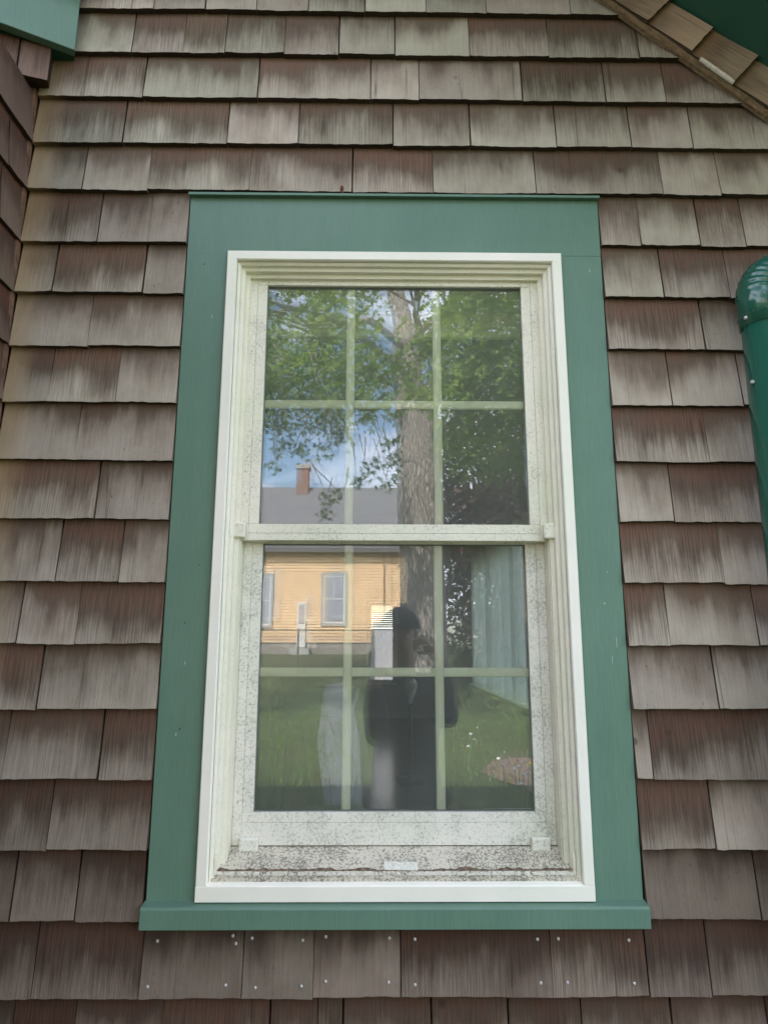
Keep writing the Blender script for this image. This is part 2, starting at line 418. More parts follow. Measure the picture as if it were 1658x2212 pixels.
# nails in the course under the sill and the few above
for (u, v) in [(338,2036),(501,2025),(508,2041),(543,2030),(653,2034),(320,2130),(488,2127),(552,2132),(651,2129),(703,2027),(838,2028),(841,2030),(703,2119),(839,2121),
               (896,2032),(896,2126),(1162,2032),(1167,2122),(1207,2031),(1224,2121),(1360,2034),(1368,2123)]:
    if u in (838,): continue
    p = back(u, v, -.004); bm = bmesh.new()
    f = max(0, min(1, (p.z-ZB[18])/.13)); y = -.0098+.0160*f
    bmesh.ops.create_uvsphere(bm, u_segments=10, v_segments=6, radius=.0029, matrix=Matrix.Translation((p.x, y, p.z)) @ Matrix.Diagonal((1, .55, 1.1, 1)))
    obj('nail', bm, NAIL, wall, smooth=True)

# left return wall (perpendicular, towards the viewer)
side = thing('return_wall', (XC-.02, -.7, -1.15), 'narrow reddish shingled return wall at the inside corner on the left', 'wall')
data = ([], [], [], [])
T = Matrix(((0, -1, 0, XC), (1, 0, 0, 0), (0, 0, 1, 0), (0, 0, 0, 1)))   # local x -> world y ; local -y (out) -> world +x
rnd = random.Random(5)
zs = sorted(ZB.values())
for i, zb in enumerate(zs):
    if zb > 1.70: continue
    zt = zs[i+1]+.006 if i+1 < len(zs) else zb+.137
    x = -1.5; e = [x]
    while x < -.14:
        x += rnd.uniform(.10, .19); e.append(min(x, -.010))
    e = [q for q in e if q < -.08]+[-.008]
    for a, b in zip(e[:-1], e[1:]):
        shingle(data, a+.001, b-.001, zb+rnd.uniform(-.002, .002), zt+.004, -.006-rnd.uniform(0, .002), .0055, .0085, rnd, T=T)
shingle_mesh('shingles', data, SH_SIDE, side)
obj('sheathing', bbox(XC-.12, XC-.0145, -1.5, .0, -1.15, 1.80), SHEATH, side)
BARE = flat('bare_cedar', (.19, .105, .065), .7, .3, var=.35, scale=40)
bm = bmesh.new(); box(bm, XC-.010, XC+.001, -.0125, .004, -1.15, 1.82)
obj('corner_strip', bm, BARE, side, bevel=.001)

# ------------------------------------------------------------------ the window
win = thing('window', (0, 0, -.037), 'double hung six over six window with cream vinyl sashes in a green wooden casing', 'window')
H = 1.5346; S = .3868; ZT = 1.3893; ZW0 = .0065
casing = None
bm = bmesh.new(); box(bm, -.483, .483, 0, .0155, H-.1455, H); obj('head_casing', bm, GREEN, win, bevel=.0003)
for sx in (-1, 1):
    bm = bmesh.new(); a, b = sorted((sx*.483, sx*.3892)); box(bm, a, b, .0003 if sx > 0 else 0.0, .0158, -.004, H-.1455-(.0004 if sx > 0 else 0))
    obj('side_casing', bm, GREEN, win, bevel=.0003)
bm = bmesh.new(); prism(bm, [(.016, H+.0005), (.016, H+.012), (-.004, H+.0085), (-.012, H+.0055), (-.012, H-.0005), (-.0095, H-.0005), (-.0095, H+.0005)], -.4855, .4855)
obj('drip_cap', bm, GREEN, win)
bm = bmesh.new(); prism(bm, [(.016, -.0372), (-.026, -.0372), (-.026, -.0015), (-.0225, .0022), (.0, .0058), (.016, .006)], -.4862, .4862)
obj('sill_board', bm, GREEN, win, bevel=.0015)
bm = bmesh.new()
for a in ((-.3892, .3892, .004, .015, ZT, 1.3888), (-.3892, -.3868, .004, .015, 0.006, 1.3888), (.3868, .3892, .004, .015, .006, 1.3888)):
    if a[5] > a[4]: box(bm, *a)
obj('shadow_gap', bm, DARKGAP, win)

CHIP = flat('bare_chip', (.36, .42, .37), .8, var=.1); NICK = flat('dark_nick', (.04, .07, .06), .8)
for (u, v, h, w_, mt) in [(458, 683, .009, .0012, CHIP), (1273, 584, .008, .0014, CHIP), (1331, 1387, .020, .0012, CHIP), (1322, 1425, .014, .0010, CHIP), (380, 1586, .006, .0022, CHIP), (399, 1432, .006, .0012, CHIP),
    (441, 570, .003, .003, NICK), (500, 607, .0022, .0022, NICK), (399, 1345, .003, .003, NICK), (388, 1575, .004, .003, NICK), (1330, 1960, .003, .003, NICK), (1305, 1303, .003, .003, CHIP), (1311, 1236, .0022, .002, CHIP), (1258, 2025-60, .003, .002, CHIP), (430, 1220, .0025, .0025, NICK)]:
    p = back(u, v, 0)
    if p.z < 0: continue
    obj('paint_chip', bbox(p.x-w_/2, p.x+w_/2, -.0005, .001, p.z-h/2, p.z+h/2), mt, win)
# outer frame profile swept round jambs and head with mitres: (distance inwards from outer edge, y)
prof = [(0, .014), (0, -.0105), (.0015, -.012), (.0205, -.012), (.0225, -.0095), (.0235, -.002), (.0275, .000), (.0300, .0015), (.0312, .010),
        (.0385, .0125), (.0385, .016), (.0395, .0245), (.0480, .0255), (.0482, .034), (.0500, .034), (.0500, .12), (.046, .13), (0, .13)]
CORN = [(-1, ZW0+.030), (-1, ZT), (1, ZT), (1, ZW0+.030)]
def sweep(bm, prof, path):
    rings = []
    for k, (sx, z, mode) in enumerate(path):
        ring = []
        for (d, y) in prof:
            x = sx*(S-d); zz = z-d if mode == 'mitre' else z
            ring.append(bm.verts.new((x, y, zz)))
        rings.append(ring)
    n = len(prof)
    for i in range(len(rings)-1):
        for k in range(n): bm.faces.new([rings[i][k], rings[i][(k+1) % n], rings[i+1][(k+1) % n], rings[i+1][k]])
    bm.faces.new(rings[0]); bm.faces.new(rings[-1][::-1])
nb = 5     # brickmould part of the profile, jamb part after it
brick = prof[:5]+[(.0225, .014)]
jamb = [(.0227, .012)]+prof[5:16]+[(.0227, .12)]
for nm, pr, mt in (('brickmould', brick, CASING_WHITE), ('jamb_liner', jamb, VINYL_JAMB)):
    for sx in (-1, 1):
        bm = bmesh.new(); sweep(bm, pr, [(sx, .036 if nm == 'brickmould' else .030, 's'), (sx, ZT, 'mitre')]); obj(nm, bm, mt, win)
    bm = bmesh.new(); sweep(bm, pr, [(-1, ZT, 'mitre'), (1, ZT, 'mitre')]); obj(nm, bm, mt, win)
# bottom member of the white frame and sloping mildewed sill
bm = bmesh.new(); prism(bm, [(.014, ZW0), (-.012, ZW0), (-.012, .0340), (-.0105, .0358), (.0, .0395), (.0, .044), (.014, .044)], -S, S)
obj('brickmould', bm, CASING_WHITE, win, bevel=.0008)
bm = bmesh.new(); prism(bm, [(.13, .010), (-.0005, .010), (-.0005, .0455), (.004, .0462), (.006, .0505), (.0075, .0560), (.0667, .0850), (.13, .086)], -.365, .365)
sill = obj('sill', bm, VINYL_SILL, win)
CRUST = mat_vinyl('flaking_crust', (.74, .70, .62), .45, tint=(.13, .09, .06), scale=210, wash=.3)
bm = bmesh.new(); rr = random.Random(3)     # flaking ridge along the sill's front lip
for i in range(230):
    x = -.36+.72*rr.random()
    wd = rr.uniform(.0006, .0045); h = rr.uniform(.0, .004)
    box(bm, x-wd, x+wd, .0025+rr.uniform(-.001, .002), .0072, .0500, .0520+h, mat=None)
for v in bm.verts: v.co += Vector((rr.uniform(-.002, .002), rr.uniform(-.0008, .0008), rr.uniform(-.0016, .0010)))
obj('peeling_caulk', bm, CRUST, sill)
BROWN = flat('damp_dirt', (.15, .11, .075), .9, .1, var=.6, scale=90)
bm = bmesh.new(); rings = []
for i in range(181):
    x = -.364+.728*i/180; k = noise.noise(Vector((x*24, 0, 0)))+.5*noise.noise(Vector((x*75, 5, 0))); k2 = noise.noise(Vector((x*210, 3, 0)))
    a = .0076; b = a+.0025+.0085*max(0, .3+k)+.0015*k2
    za = .0560+.0003; zf = lambda y: .0560+(y-.0075)*.4899+.0004
    rings.append([bm.verts.new((x, a, zf(a))), bm.verts.new((x, b, zf(b))), bm.verts.new((x, a-.0008, .0515))])
for r0, r1 in zip(rings[:-1], rings[1:]):
    bm.faces.new([r0[0], r1[0], r1[1], r0[1]]); bm.faces.new([r0[2], r1[2], r1[0], r0[0]])
dirt = obj('dirt_line', bm, BROWN, sill)
s_ = dirt.modifiers.new('solid', 'SOLIDIFY'); s_.thickness = .0004
# tilted patch (weep cover) in the middle of the sill
bm = bmesh.new(); M_ = Matrix.Translation((.011, .0165, .0612)) @ Matrix.Rotation(math.atan(.49), 4, 'X') @ Matrix.Rotation(rad(-1.2), 4, 'Z')
box(bm, -.0335, .0335, -.009, .012, -.0008, .0012, mat=M_)
obj('weep_cover', bm, VINYL_SASH_L, sill, bevel=.0006)
for sx in (-1, 1):      # cut-away jamb feet standing on the sill
    bm = bmesh.new(); prism(bm, [(.005, .050), (.034, .0645), (.034, .068), (.022, .080), (.0065, .090), (.003, .08)], sx*.3505, sx*.3555)
    obj('jamb_foot', bm, VINYL_JAMB, win)

def sash(name, z0, z1, yf, gl, stile_o, seam, gx, rails, mats, label):
    """yf = face depth; rails: (bottom_rail z0,z1 ; bead) etc."""
# ---- upper sash
us = thing('x', (0, 0, 0), '', '')
bpy.data.objects.remove(us)
SO = .3380
def frame_ring(bm, xo, zo0, zo1, xi, zi0, zi1, y0, y1):
    for sx in (-1, 1):
        a, b = sorted((sx*xo, sx*xi)); box(bm, a, b, y0, y1, zo0, zo1)
    box(bm, -xi, xi, y0, y1, zo0, zi0); box(bm, -xi, xi, y0, y1, zi1, zo1)
upper = obj('upper_sash', bmesh.new(), VINYL_SASH, win)
def ring_part(name, mat, parent, xo, z0, z1, xi, zi0, zi1, y0, y1, bev=.0010):
    for sx in (-1, 1):
        a, b = sorted((sx*xo, sx*xi)); obj(name+'_stile', bbox(a, b, y0, y1, zi0, zi1), mat, parent, bevel=bev)
    obj(name+'_rail', bbox(-xo, xo, y0, y1, z0, zi0-.0003), mat, parent, bevel=bev)
    obj(name+'_rail', bbox(-xo, xo, y0, y1, zi1+.0003, z1), mat, parent, bevel=bev)
def pane(name, mat, parent, x, z0, z1, y, th=.003, tx=0, tz=0):
    cx, cz = 0, (z0+z1)/2
    T = Matrix.Translation((0, y, cz)) @ Matrix.Rotation(tx, 4, 'X') @ Matrix.Rotation(tz, 4, 'Z')
    return obj(name, bbox(-x, x, 0, th, -(z1-z0)/2, (z1-z0)/2, mat=T), mat, parent)
def make_sash(name, mat, z0, z1, yf, xo, xs, xg, zb, zs0, zt, zs1, back_y, label):
    # outer ring from the sash edge to the bead seam, bead ring from seam to glass; first mesh is the parent sash body
    bm = bmesh.new()
    for sx in (-1, 1):
        a, b = sorted((sx*xo, sx*(xs+.0004))); box(bm, a, b, yf, back_y, z0, z1)
    box(bm, -xs-.0004, xs+.0004, yf+.0002, back_y-.0002, z0, zs0-.0004); box(bm, -xs-.0004, xs+.0004, yf+.0002, back_y-.0002, zs1+.0004, z1)
    body = obj(name, bm, mat, win, bevel=.0012); body['label'] = label
    for sx in (-1, 1):
        a, b = sorted((sx*xs, sx*xg)); bmm = bmesh.new()
        box(bmm, a, b, yf+.0006, back_y-.004, zb+.0, zt)
        obj('glazing_bead', bmm, mat, body, bevel=.0008)
    obj('glazing_bead', bbox(-xs, xs, yf+.0004, back_y-.004, zs0, zb-.0003), mat, body, bevel=.0008)
    obj('glazing_bead', bbox(-xs, xs, yf+.0004, back_y-.004, zt+.0003, zs1), mat, body, bevel=.0008)
    bmm = bmesh.new()       # dark gasket just inside the bead
    for sx in (-1, 1):
        a, b = sorted((sx*xg, sx*(xg-.0016))); box(bmm, a, b, yf+.0075, back_y-.006, zb, zt)
    box(bmm, -xg+.0016, xg-.0016, yf+.0075, back_y-.006, zb, zb+.0014); box(bmm, -xg+.0016, xg-.0016, yf+.0075, back_y-.006, zt-.0014, zt)
    obj('gasket', bmm, GASK, body)
    return body
GASK = flat('grey_gasket', (.16, .17, .15), .7)
US = make_sash('upper_sash', VINYL_SASH, .7180, 1.3560, .035, SO, .3216, .3000, .7548, .7342, 1.3288, 1.3480, .062, 'upper sash set forward with mildewed meeting rail')
bpy.data.objects.remove(upper)
LS = make_sash('lower_sash', VINYL_SASH_L, .0868, .7420, .065, .3360, .3162, .2938, .1512, .1312, .7150, .7330, .092, 'lower sash set back with lift pads at its foot')
# head stop between sash and frame
obj('head_stop', bbox(-.336, .336, .0345, .10, 1.3562, 1.3600), VINYL_JAMB, win, bevel=.0006)
# parting track beside the lower sash
for sx in (-1, 1):
    for k, (xa, xb, y0) in enumerate(((.3362, .3378, .058), (.3385, .3400, .045))):
        a, b = sorted((sx*xa, sx*xb)); obj('track_fin', bbox(a, b, y0, .10, .088, .7175), VINYL_JAMB, win)
# muntins (sealed behind the outer pane) and panes
def muntins(body, y, xs, zh, z0, z1, xg):
    hw = .0096
    for x in xs:
        bm = bmesh.new(); prism(bm, [(x-hw, y+.0035), (x-hw+.002, y+.001), (x-.0035, y), (x+.0035, y), (x+hw-.002, y+.001), (x+hw, y+.0035), (x+hw, y+.008), (x-hw, y+.008)], z0, z1, 'z')
        obj('muntin', bm, MUNTIN, body)
    e = [-xg]+[v for x in xs for v in (x-hw-.0002, x+hw+.0002)]+[xg]
    bm = bmesh.new()
    for a, b in zip(e[0::2], e[1::2]):
        prism(bm, [(y+.0036, zh-hw), (y+.0012, zh-hw+.002), (y+.0003, zh-.002), (y+.0003, zh+.002), (y+.0012, zh+hw-.002), (y+.0036, zh+hw), (y+.008, zh+hw), (y+.008, zh-hw)], a, b)
    obj('muntin', bm, MUNTIN, body)
muntins(US, .0520, (-.1026, .1004), 1.0402, .7562, 1.3274, .2984)
muntins(LS, .0810, (-.1023, .0990), .4343, .1526, .7136, .2922)
pane('glass', GLASS, US, .2983, .7560, 1.3276, .0455, .003)
pane('glass', GLASS2, US, .2983, .7560, 1.3276, .0605, .003, tx=rad(.22), tz=rad(-.25))
pane('glass', GLASS, LS, .2921, .1524, .7138, .0755, .003)
pane('glass', GLASS2, LS, .2921, .1524, .7138, .0900, .003, tx=rad(.30), tz=rad(-.34))
# hardware
for sx in (-1, 1):      # brackets where the sashes meet
    x = sx*.3435
    bm = bmesh.new(); box(bm, x-.0185, x+.0185, .0155, .034, .7210, .7545)
    b = obj('bracket', bm, VINYL_SASH, win, bevel=.004, seg=3)
    for zz in (.7300, .7465):
        bm = bmesh.new(); bmesh.ops.create_cone(bm, cap_ends=True, segments=14, radius1=.0032, radius2=.0026, depth=.002,
            matrix=Matrix.Translation((x+sx*.009, .0150, zz)) @ Matrix.Rotation(rad(90), 4, 'X')); obj('screw', bm, GASK, b)
for x in (-.2995, .3005):   # lift pads at the bottom
    bm = bmesh.new(); box(bm, x-.0200, x+.0200, .052, .064, .0770, .1045)
    b = obj('lift_pad', bm, VINYL_SASH_L, win, bevel=.004, seg=3)
for x in (-.155, .225):     # sash locks seen through the upper pane
    bm = bmesh.new(); box(bm, x-.034, x+.034, .066, .09, .742, .750); box(bm, x-.022, x+.018, .070, .088, .750, .760)
    obj('sash_lock', bm, VINYL_JAMB, win, bevel=.002)

# brown insect cocoon stuck under the shingle course over the window
p = back(738, 408, -.008); bm = bmesh.new()
bmesh.ops.create_uvsphere(bm, u_segments=12, v_segments=8, radius=.009, matrix=Matrix.Translation((p.x, -.0065, p.z)) @ Matrix.Diagonal((.5, .45, 1.2, 1)))
for v in bm.verts: v.co += Vector((noise.noise(v.co*300)*.0015, 0, noise.noise(v.co*260)*.0015))
tag(obj('cocoon', bm, flat('cocoon_brown', (.10, .03, .015), .8, var=.5, scale=300)), 'small reddish brown insect cocoon on the shingles just above the window head', 'cocoon')

# ------------------------------------------------------------------ top right: rake band of golden shingles + dark green soffit
rake = thing('rake_trim', (1.0, -.02, 1.9), 'diagonal band of golden brown shingles along the roof edge at upper right', 'roof trim')
YB = -.042
pa = back(1399, 47, YB); pb = back(1584, 178, YB); top = back(1536, 58, YB)
ax = (pb-pa).normalized(); up_ = Vector((-ax.z, 0, ax.x)); 
if up_.z < 0: up_ = -up_
Wd = (top-pa).dot(up_)
R3 = Matrix(((up_.x, 0, ax.x, pa.x), (0, 1, 0, 0), (up_.z, 0, ax.z, pa.z), (0, 0, 0, 1)))   # local x across band, local z along (down the slope)
data = ([], [], [], []); rnd = random.Random(2)
L = []
for (u, v) in ((1399, 47), (1494, 108), (1584, 178), (1690, 243)): L.append((back(u, v, YB)-pa).dot(ax))
step = (L[2]-L[0])/2
for k in range(-5, 6):
    z_end = k*step     # lower end (butt) ; local -z is up the slope, so flip
    T = R3 @ Matrix.Translation((0, YB, z_end)) @ Matrix.Diagonal((1, 1, -1, 1))
    shingle(data, 0+rnd.uniform(-.003, .003), Wd+rnd.uniform(-.003, .003), 0, step+.01, -.006, .006, .0085, rnd, T=T)
bmt = shingle_mesh('shingles', data, SH_RAKE, rake)
bmt.data.flip_normals()
BROWNB = flat('rake_underside', (.27, .185, .10), .85, .2, var=.35, scale=60, bump=.4)
# two thick under-layers
bm = bmesh.new()
box(bm, .0, Wd, YB+.008, YB+.022, -6*step, 6*step, mat=R3); obj('under_course', bm, BROWNB, rake)
bm = bmesh.new(); box(bm, .006, Wd, YB+.024, -.002, -6*step, 6*step, mat=R3); obj('under_course', bm, BROWNB, rake)
# sealant smear on the trim
bm = bmesh.new(); a = (back(1510, 128, YB)-pa).dot(ax); b_ = (back(1584, 178, YB)-pa).dot(ax)
ringp = []
for i in range(14):
    t = a+(b_-a)*i/13; h = .0018*math.sin(math.pi*(i+.5)/14)*(1+.5*math.sin(i*2.3))
    ringp.append([bm.verts.new(R3 @ Vector((x_, y_, t))) for x_, y_ in ((-.0030, YB+.006), (-.0045-h*.6, YB+.0)
        , (-.001, YB-.007-h*.5), (.001+h, YB-.0063))])
for r0, r1 in zip(ringp[:-1], ringp[1:]):
    for k in range(4): bm.faces.new([r0[k], r1[k], r1[(k+1) % 4], r0[(k+1) % 4]])
obj('sealant_smear', bm, flat('dried_sealant', (.48, .43, .34), .35, .5, var=.15, scale=120), rake, smooth=True)
bm = bmesh.new(); t0, t1 = -6*step, 6*step
up3 = Vector((up_.x, 0, up_.z))
box(bm, Wd+.003, Wd+.02, -.62, -.002, t0, t1, mat=R3)
sof = thing('roof_soffit', (1.2, -.3, 2.1), 'dark green painted soffit above the golden shingle band at top right corner', 'soffit')
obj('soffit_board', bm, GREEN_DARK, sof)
bm = bmesh.new(); box(bm, Wd-.04, Wd+.14, -.645, -.622, t0, t1, mat=R3); obj('fascia_board', bm, GREEN, sof)

# ------------------------------------------------------------------ top left: green fascia board with shingles below it, eave shade put into their colour
pe = back(162, 107, -.03)
ANG = math.atan2(1, 1.94)
dirv = Vector((-math.cos(ANG), -math.sin(ANG), 0))
nrm = Vector((math.sin(ANG), -math.cos(ANG), 0))
E = Matrix(((dirv.x, nrm.x, 0, pe.x), (dirv.y, nrm.y, 0, pe.y), (0, 0, 1, pe.z), (0, 0, 0, 1)))
fas = thing('eave_fascia', (pe.x, pe.y, pe.z), 'green painted eave fascia board at the top left corner', 'fascia')
bm = bmesh.new(); box(bm, 0, 1.1, -.022, 0, 0, .17, mat=E); obj('fascia_board', bm, GREEN, fas, bevel=.0015)
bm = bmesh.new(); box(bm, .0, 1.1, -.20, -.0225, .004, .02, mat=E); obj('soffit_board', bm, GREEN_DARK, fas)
bm = bmesh.new(); box(bm, -.008, 1.1, -.02, .045, .1705, .186, mat=E); obj('drip_edge', bm, flat('grey_metal_edge', (.35, .36, .36), .4, .5, .8), fas, bevel=.002)
# canted shingle panel below the fascia
can = thing('canted_shingles', (XC, -.06, pe.z-.12), 'shingles under the left eave, coloured dark to carry its shade', 'wall')
pc = back(102, 177, -.035)
data = ([], [], [], []); rnd = random.Random(9)
d2 = Vector((-math.cos(rad(20)), -math.sin(rad(20)), 0)); n2 = Vector((math.sin(rad(20)), -math.cos(rad(20)), 0))
# local x along -d2 (rightwards), local -y = outwards n2
T = Matrix(((-d2.x, -n2.x, 0, pc.x), (-d2.y, -n2.y, 0, pc.y), (0, 0, 1, pc.z), (0, 0, 0, 1)))
for x0, x1 in ((-.5, -.26), (-.258, -.165), (-.163, -.068), (-.064, .0)):
    shingle(data, x0, x1, 0, .24, -.006, .010, .0085, rnd, T=T)
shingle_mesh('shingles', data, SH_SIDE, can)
bm = bmesh.new(); box(bm, -.5, .0, .004, .05, .012, .3, mat=T); obj('sheathing', bm, SHEATH, can)

# ------------------------------------------------------------------ downspout on the right
DS = mat_paint('green_enamel', (.016, .092, .058), (.020, .105, .066), rough=.16, spec=.6)
yc = -.075; r_ = .043
xl = (back(1597, 700, yc).x + back(1657, 1190, yc).x)/2; xc = xl+r_+.004
zt_ = back(1600, 665, yc).z
spout = thing('downspout', (xc, yc, -1.15), 'glossy green round downspout with crimped elbow at the right edge', 'downspout')
bm = bmesh.new(); tube(bm, [(xc, yc, -1.05), (xc, yc, zt_-.022)], r_, 40); obj('pipe', bm, DS, spout, smooth=True)
bm = bmesh.new(); path = []; rr_ = []
R_ = .085
n = 46
for i in range(n+1):
    t = i/n; a = rad(78)*t
    path.append((xc+R_*(1-math.cos(a)), yc+.02*t, zt_+.012+R_*math.sin(a))); 
    rr_.append(r_+.0035+(.0022*math.sin(t*2*math.pi*9) if t > .12 else 0))
path = [(xc, yc, zt_-.045)]+path; rr_ = [r_+.003]+rr_
last = Vector(path[-1]); dd = (Vector(path[-1])-Vector(path[-2])).normalized()
path.append(tuple(last+dd*.35)); rr_.append(r_+.002)
tube(bm, path, rr_, 40); obj('elbow', bm, DS, spout, smooth=True)
zb_ = back(1610, 830, yc).z
for (dx, dz) in ((-.040, zt_-.030), (-.041, zb_)):
    bm = bmesh.new(); bmesh.ops.create_uvsphere(bm, u_segments=10, v_segments=6, radius=.0045, matrix=Matrix.Translation((xc+dx-.004, yc-.014, dz)))
    obj('screw', bm, NAIL, spout, smooth=True)
bm = bmesh.new(); tube(bm, [(xc, yc, -1.05), (xc, yc-.02, -1.09), (xc, yc-.25, -1.13)], r_+.003, 24); obj('foot_elbow', bm, DS, spout, smooth=True)
bm = bmesh.new()
for i in range(36):
    a = 2*math.pi*i/36; bmesh.ops.create_icosphere(bm, subdivisions=1, radius=.0016, matrix=Matrix.Translation((xc+(r_+.0045)*math.cos(a), yc+(r_+.0045)*math.sin(a), zt_-.0225)))
obj('crimp_bead', bm, DS, spout)

# ------------------------------------------------------------------ the building behind the wall: a room seen through the glass
def struct(name, bm, mat): return tag(obj(name, bm, mat), kind='structure')
PLASTER = flat('plaster', (.32, .30, .27), .9, .2, var=.08, scale=3)
X0, X1, YF, Z0, Z1 = -2.6, 1.02, 8.0, -.50, 1.95
FLOORM = M('dark_wood_floor', .24, .9)
sv = FLOORM.noise(FLOORM.pos((12, 1.2, 1)), 3, 5, .6); wv = FLOORM.n('TexWave', bands_direction='X'); wv.inputs['Scale'].default_value = 2.2; wv.inputs['Distortion'].default_value = .3
FLOORM.l(FLOORM.pos(), wv.inputs['Vector'])
FLOORM.color(FLOORM.mix(sv, (.055, .035, .028), (.12, .08, .065))); FLOORM.bump(FLOORM.math('ADD', sv, wv.outputs[0]), .10, .004); FLOORM.b.inputs['Coat Weight'].default_value = 1; FLOORM.b.inputs['Coat Roughness'].default_value = .16; FLOORM.b.inputs['Coat IOR'].default_value = 1.7
struct('indoor_floor', bbox(X0, X1+.1, .131, YF, Z0-.1, Z0), FLOORM.m)
struct('indoor_ceiling', bbox(X0-.2, X1+.2, .131, YF+.2, Z1, Z1+.15), PLASTER)
struct('indoor_wall', bbox(X0-.2, X0, .131, YF, Z0, Z1), PLASTER)
# right wall with a window opening y 2.7..5.6, z .12..1.6
bm = bmesh.new(); wy0, wy1, wz0, wz1 = 2.5, 5.4, .10, 1.28
for a in ((.131, wy0, Z0, Z1), (wy1, YF, Z0, Z1), (wy0, wy1, Z0, wz0), (wy0, wy1, wz1, Z1)): box(bm, X1, X1+.14, *a)
struct('indoor_wall', bm, PLASTER)
bm = bmesh.new(); fx0, fx1, fz0, fz1 = -.11, .19, .0, 1.02
for a in ((X0, fx0, Z0, Z1), (fx1, X1+.14, Z0, Z1), (fx0, fx1, Z0, fz0), (fx0, fx1, fz1, Z1)): box(bm, a[0], a[1], YF, YF+.15, a[2], a[3])
struct('indoor_wall', bm, PLASTER)
struct('indoor_wall', bbox(X0-.2, -.41, .1305, .15, -1.0, Z1), PLASTER)
struct('indoor_wall', bbox(.41, X1, .1305, .15, -1.0, Z1), PLASTER)
PALE = flat('pale_interior_trim', (.62, .68, .60), .5, .4, var=.05)
iw = thing('side_window', (X1, 4.0, .1), 'pale framed window in the right wall seen inside the room through the glass', 'window')
bm = bmesh.new()
for a in ((wy0-.09, wy0), (wy1, wy1+.09)): box(bm, X1-.022, X1-.001, a[0], a[1], wz0, wz1+.1)
box(bm, X1-.022, X1-.001, wy0, wy1, wz1, wz1+.1); obj('casing', bm, PALE, iw, bevel=.003)
obj('stool', bbox(X1-.13, X1+.14, wy0-.12, wy1+.12, wz0-.035, wz0-.002), PALE, iw, bevel=.004)
bm = bmesh.new()
yy = wy0
for k in range(4):
    a = wy0+(wy1-wy0)/3*k
    box(bm, X1+.02, X1+.09, a-.035, a+.035, wz0, wz1)
    if k < 3: box(bm, X1+.04, X1+.08, a+.035, a+.935-.0, wz0, wz0+.07); box(bm, X1+.04, X1+.08, a+.035, a+.93, wz1-.06, wz1)
obj('frame', bm, PALE, iw, bevel=.003)
SHEER = M('sheer_curtain', .9, .1); SHEER.color((.80, .82, .78)); SHEER.b.inputs['Transmission Weight'].default_value = 0
SHEER.b.inputs['Subsurface Weight'].default_value = 0
tt = SHEER.t; trn = tt.nodes.new('ShaderNodeBsdfTranslucent'); trn.inputs[0].default_value = (.80, .83, .80, 1); ms = tt.nodes.new('ShaderNodeMixShader'); ms.inputs[0].default_value = .6
outn = [n_ for n_ in tt.nodes if n_.type == 'OUTPUT_MATERIAL'][0]
tt.links.new(SHEER.b.outputs[0], ms.inputs[1]); tt.links.new(trn.outputs[0], ms.inputs[2]); tt.links.new(ms.outputs[0], outn.inputs[0])
def curtain(y0, y1, n, x=X1-.06, zt=wz1+.06, zb=wz0+.01):
    bm = bmesh.new(); A = []
    for i in range(n+1):
        t = i/n; y = y0+(y1-y0)*t; dx = .040*math.sin(t*n*.42)+.012*math.sin(t*n*1.1)
        A.append((bm.verts.new((x+dx, y, zt)), bm.verts.new((x+dx*1.2, y, zb))))
    for a, b in zip(A[:-1], A[1:]): bm.faces.new([a[0], b[0], b[1], a[1]])
    return bm
cur = obj('curtain', curtain(2.75, 5.55, 170), SHEER.m); tag(cur, 'pale gathered curtain hanging beside the side window inside the room', 'curtain')
cur.modifiers.new('s', 'SOLIDIFY').thickness = .002
SHADE = SHEER.m.copy(); SHADE.name = 'grey_roller_shade'
for n_ in SHADE.node_tree.nodes:
    if n_.type == 'BSDF_TRANSLUCENT': n_.inputs[0].default_value = (.58, .56, .60, 1)
    if n_.type == 'BSDF_PRINCIPLED': n_.inputs['Base Color'].default_value = (.4, .4, .42, 1)
# far window with slatted blind
fw = thing('far_window', ((fx0+fx1)/2, YF, fz0), 'small bright window with slatted blind on the far wall of the room', 'window')
bm = bmesh.new(); box(bm, fx0-.06, fx0, YF-.02, YF-.001, fz0-.06, fz1+.06); box(bm, fx1, fx1+.06, YF-.02, YF-.001, fz0-.06, fz1+.06)
box(bm, fx0, fx1, YF-.02, YF-.001, fz0-.06, fz0); box(bm, fx0, fx1, YF-.02, YF-.001, fz1, fz1+.06); obj('frame', bm, PALE, fw)
bm = bmesh.new()
for k in range(11): box(bm, fx0, fx1, YF+.02, YF+.045, .70+.029*k, .70+.029*k+.024)
obj('blind', bm, PALE, fw)
obj('shade', bbox(fx0, fx1, YF+.01, YF+.013, fz0, .69), SHADE, fw)
# window-head blind cassette inside our own window
bl = thing('roller_blind', (0, .16, 1.30), 'rolled up beige blind at the top inside the window', 'blind')
bm = bmesh.new(); box(bm, -.37, .37, .155, .20, 1.335, 1.40); obj('cassette', bm, PALE, bl, bevel=.004)
bm = bmesh.new(); box(bm, -.36, .36, .172, .177, 1.285, 1.335); box(bm, -.36, .36, .168, .181, 1.262, 1.285)
obj('bottom_bar', bm, flat('beige_blind', (.75, .70, .45), .6, var=.05), bl, bevel=.003)
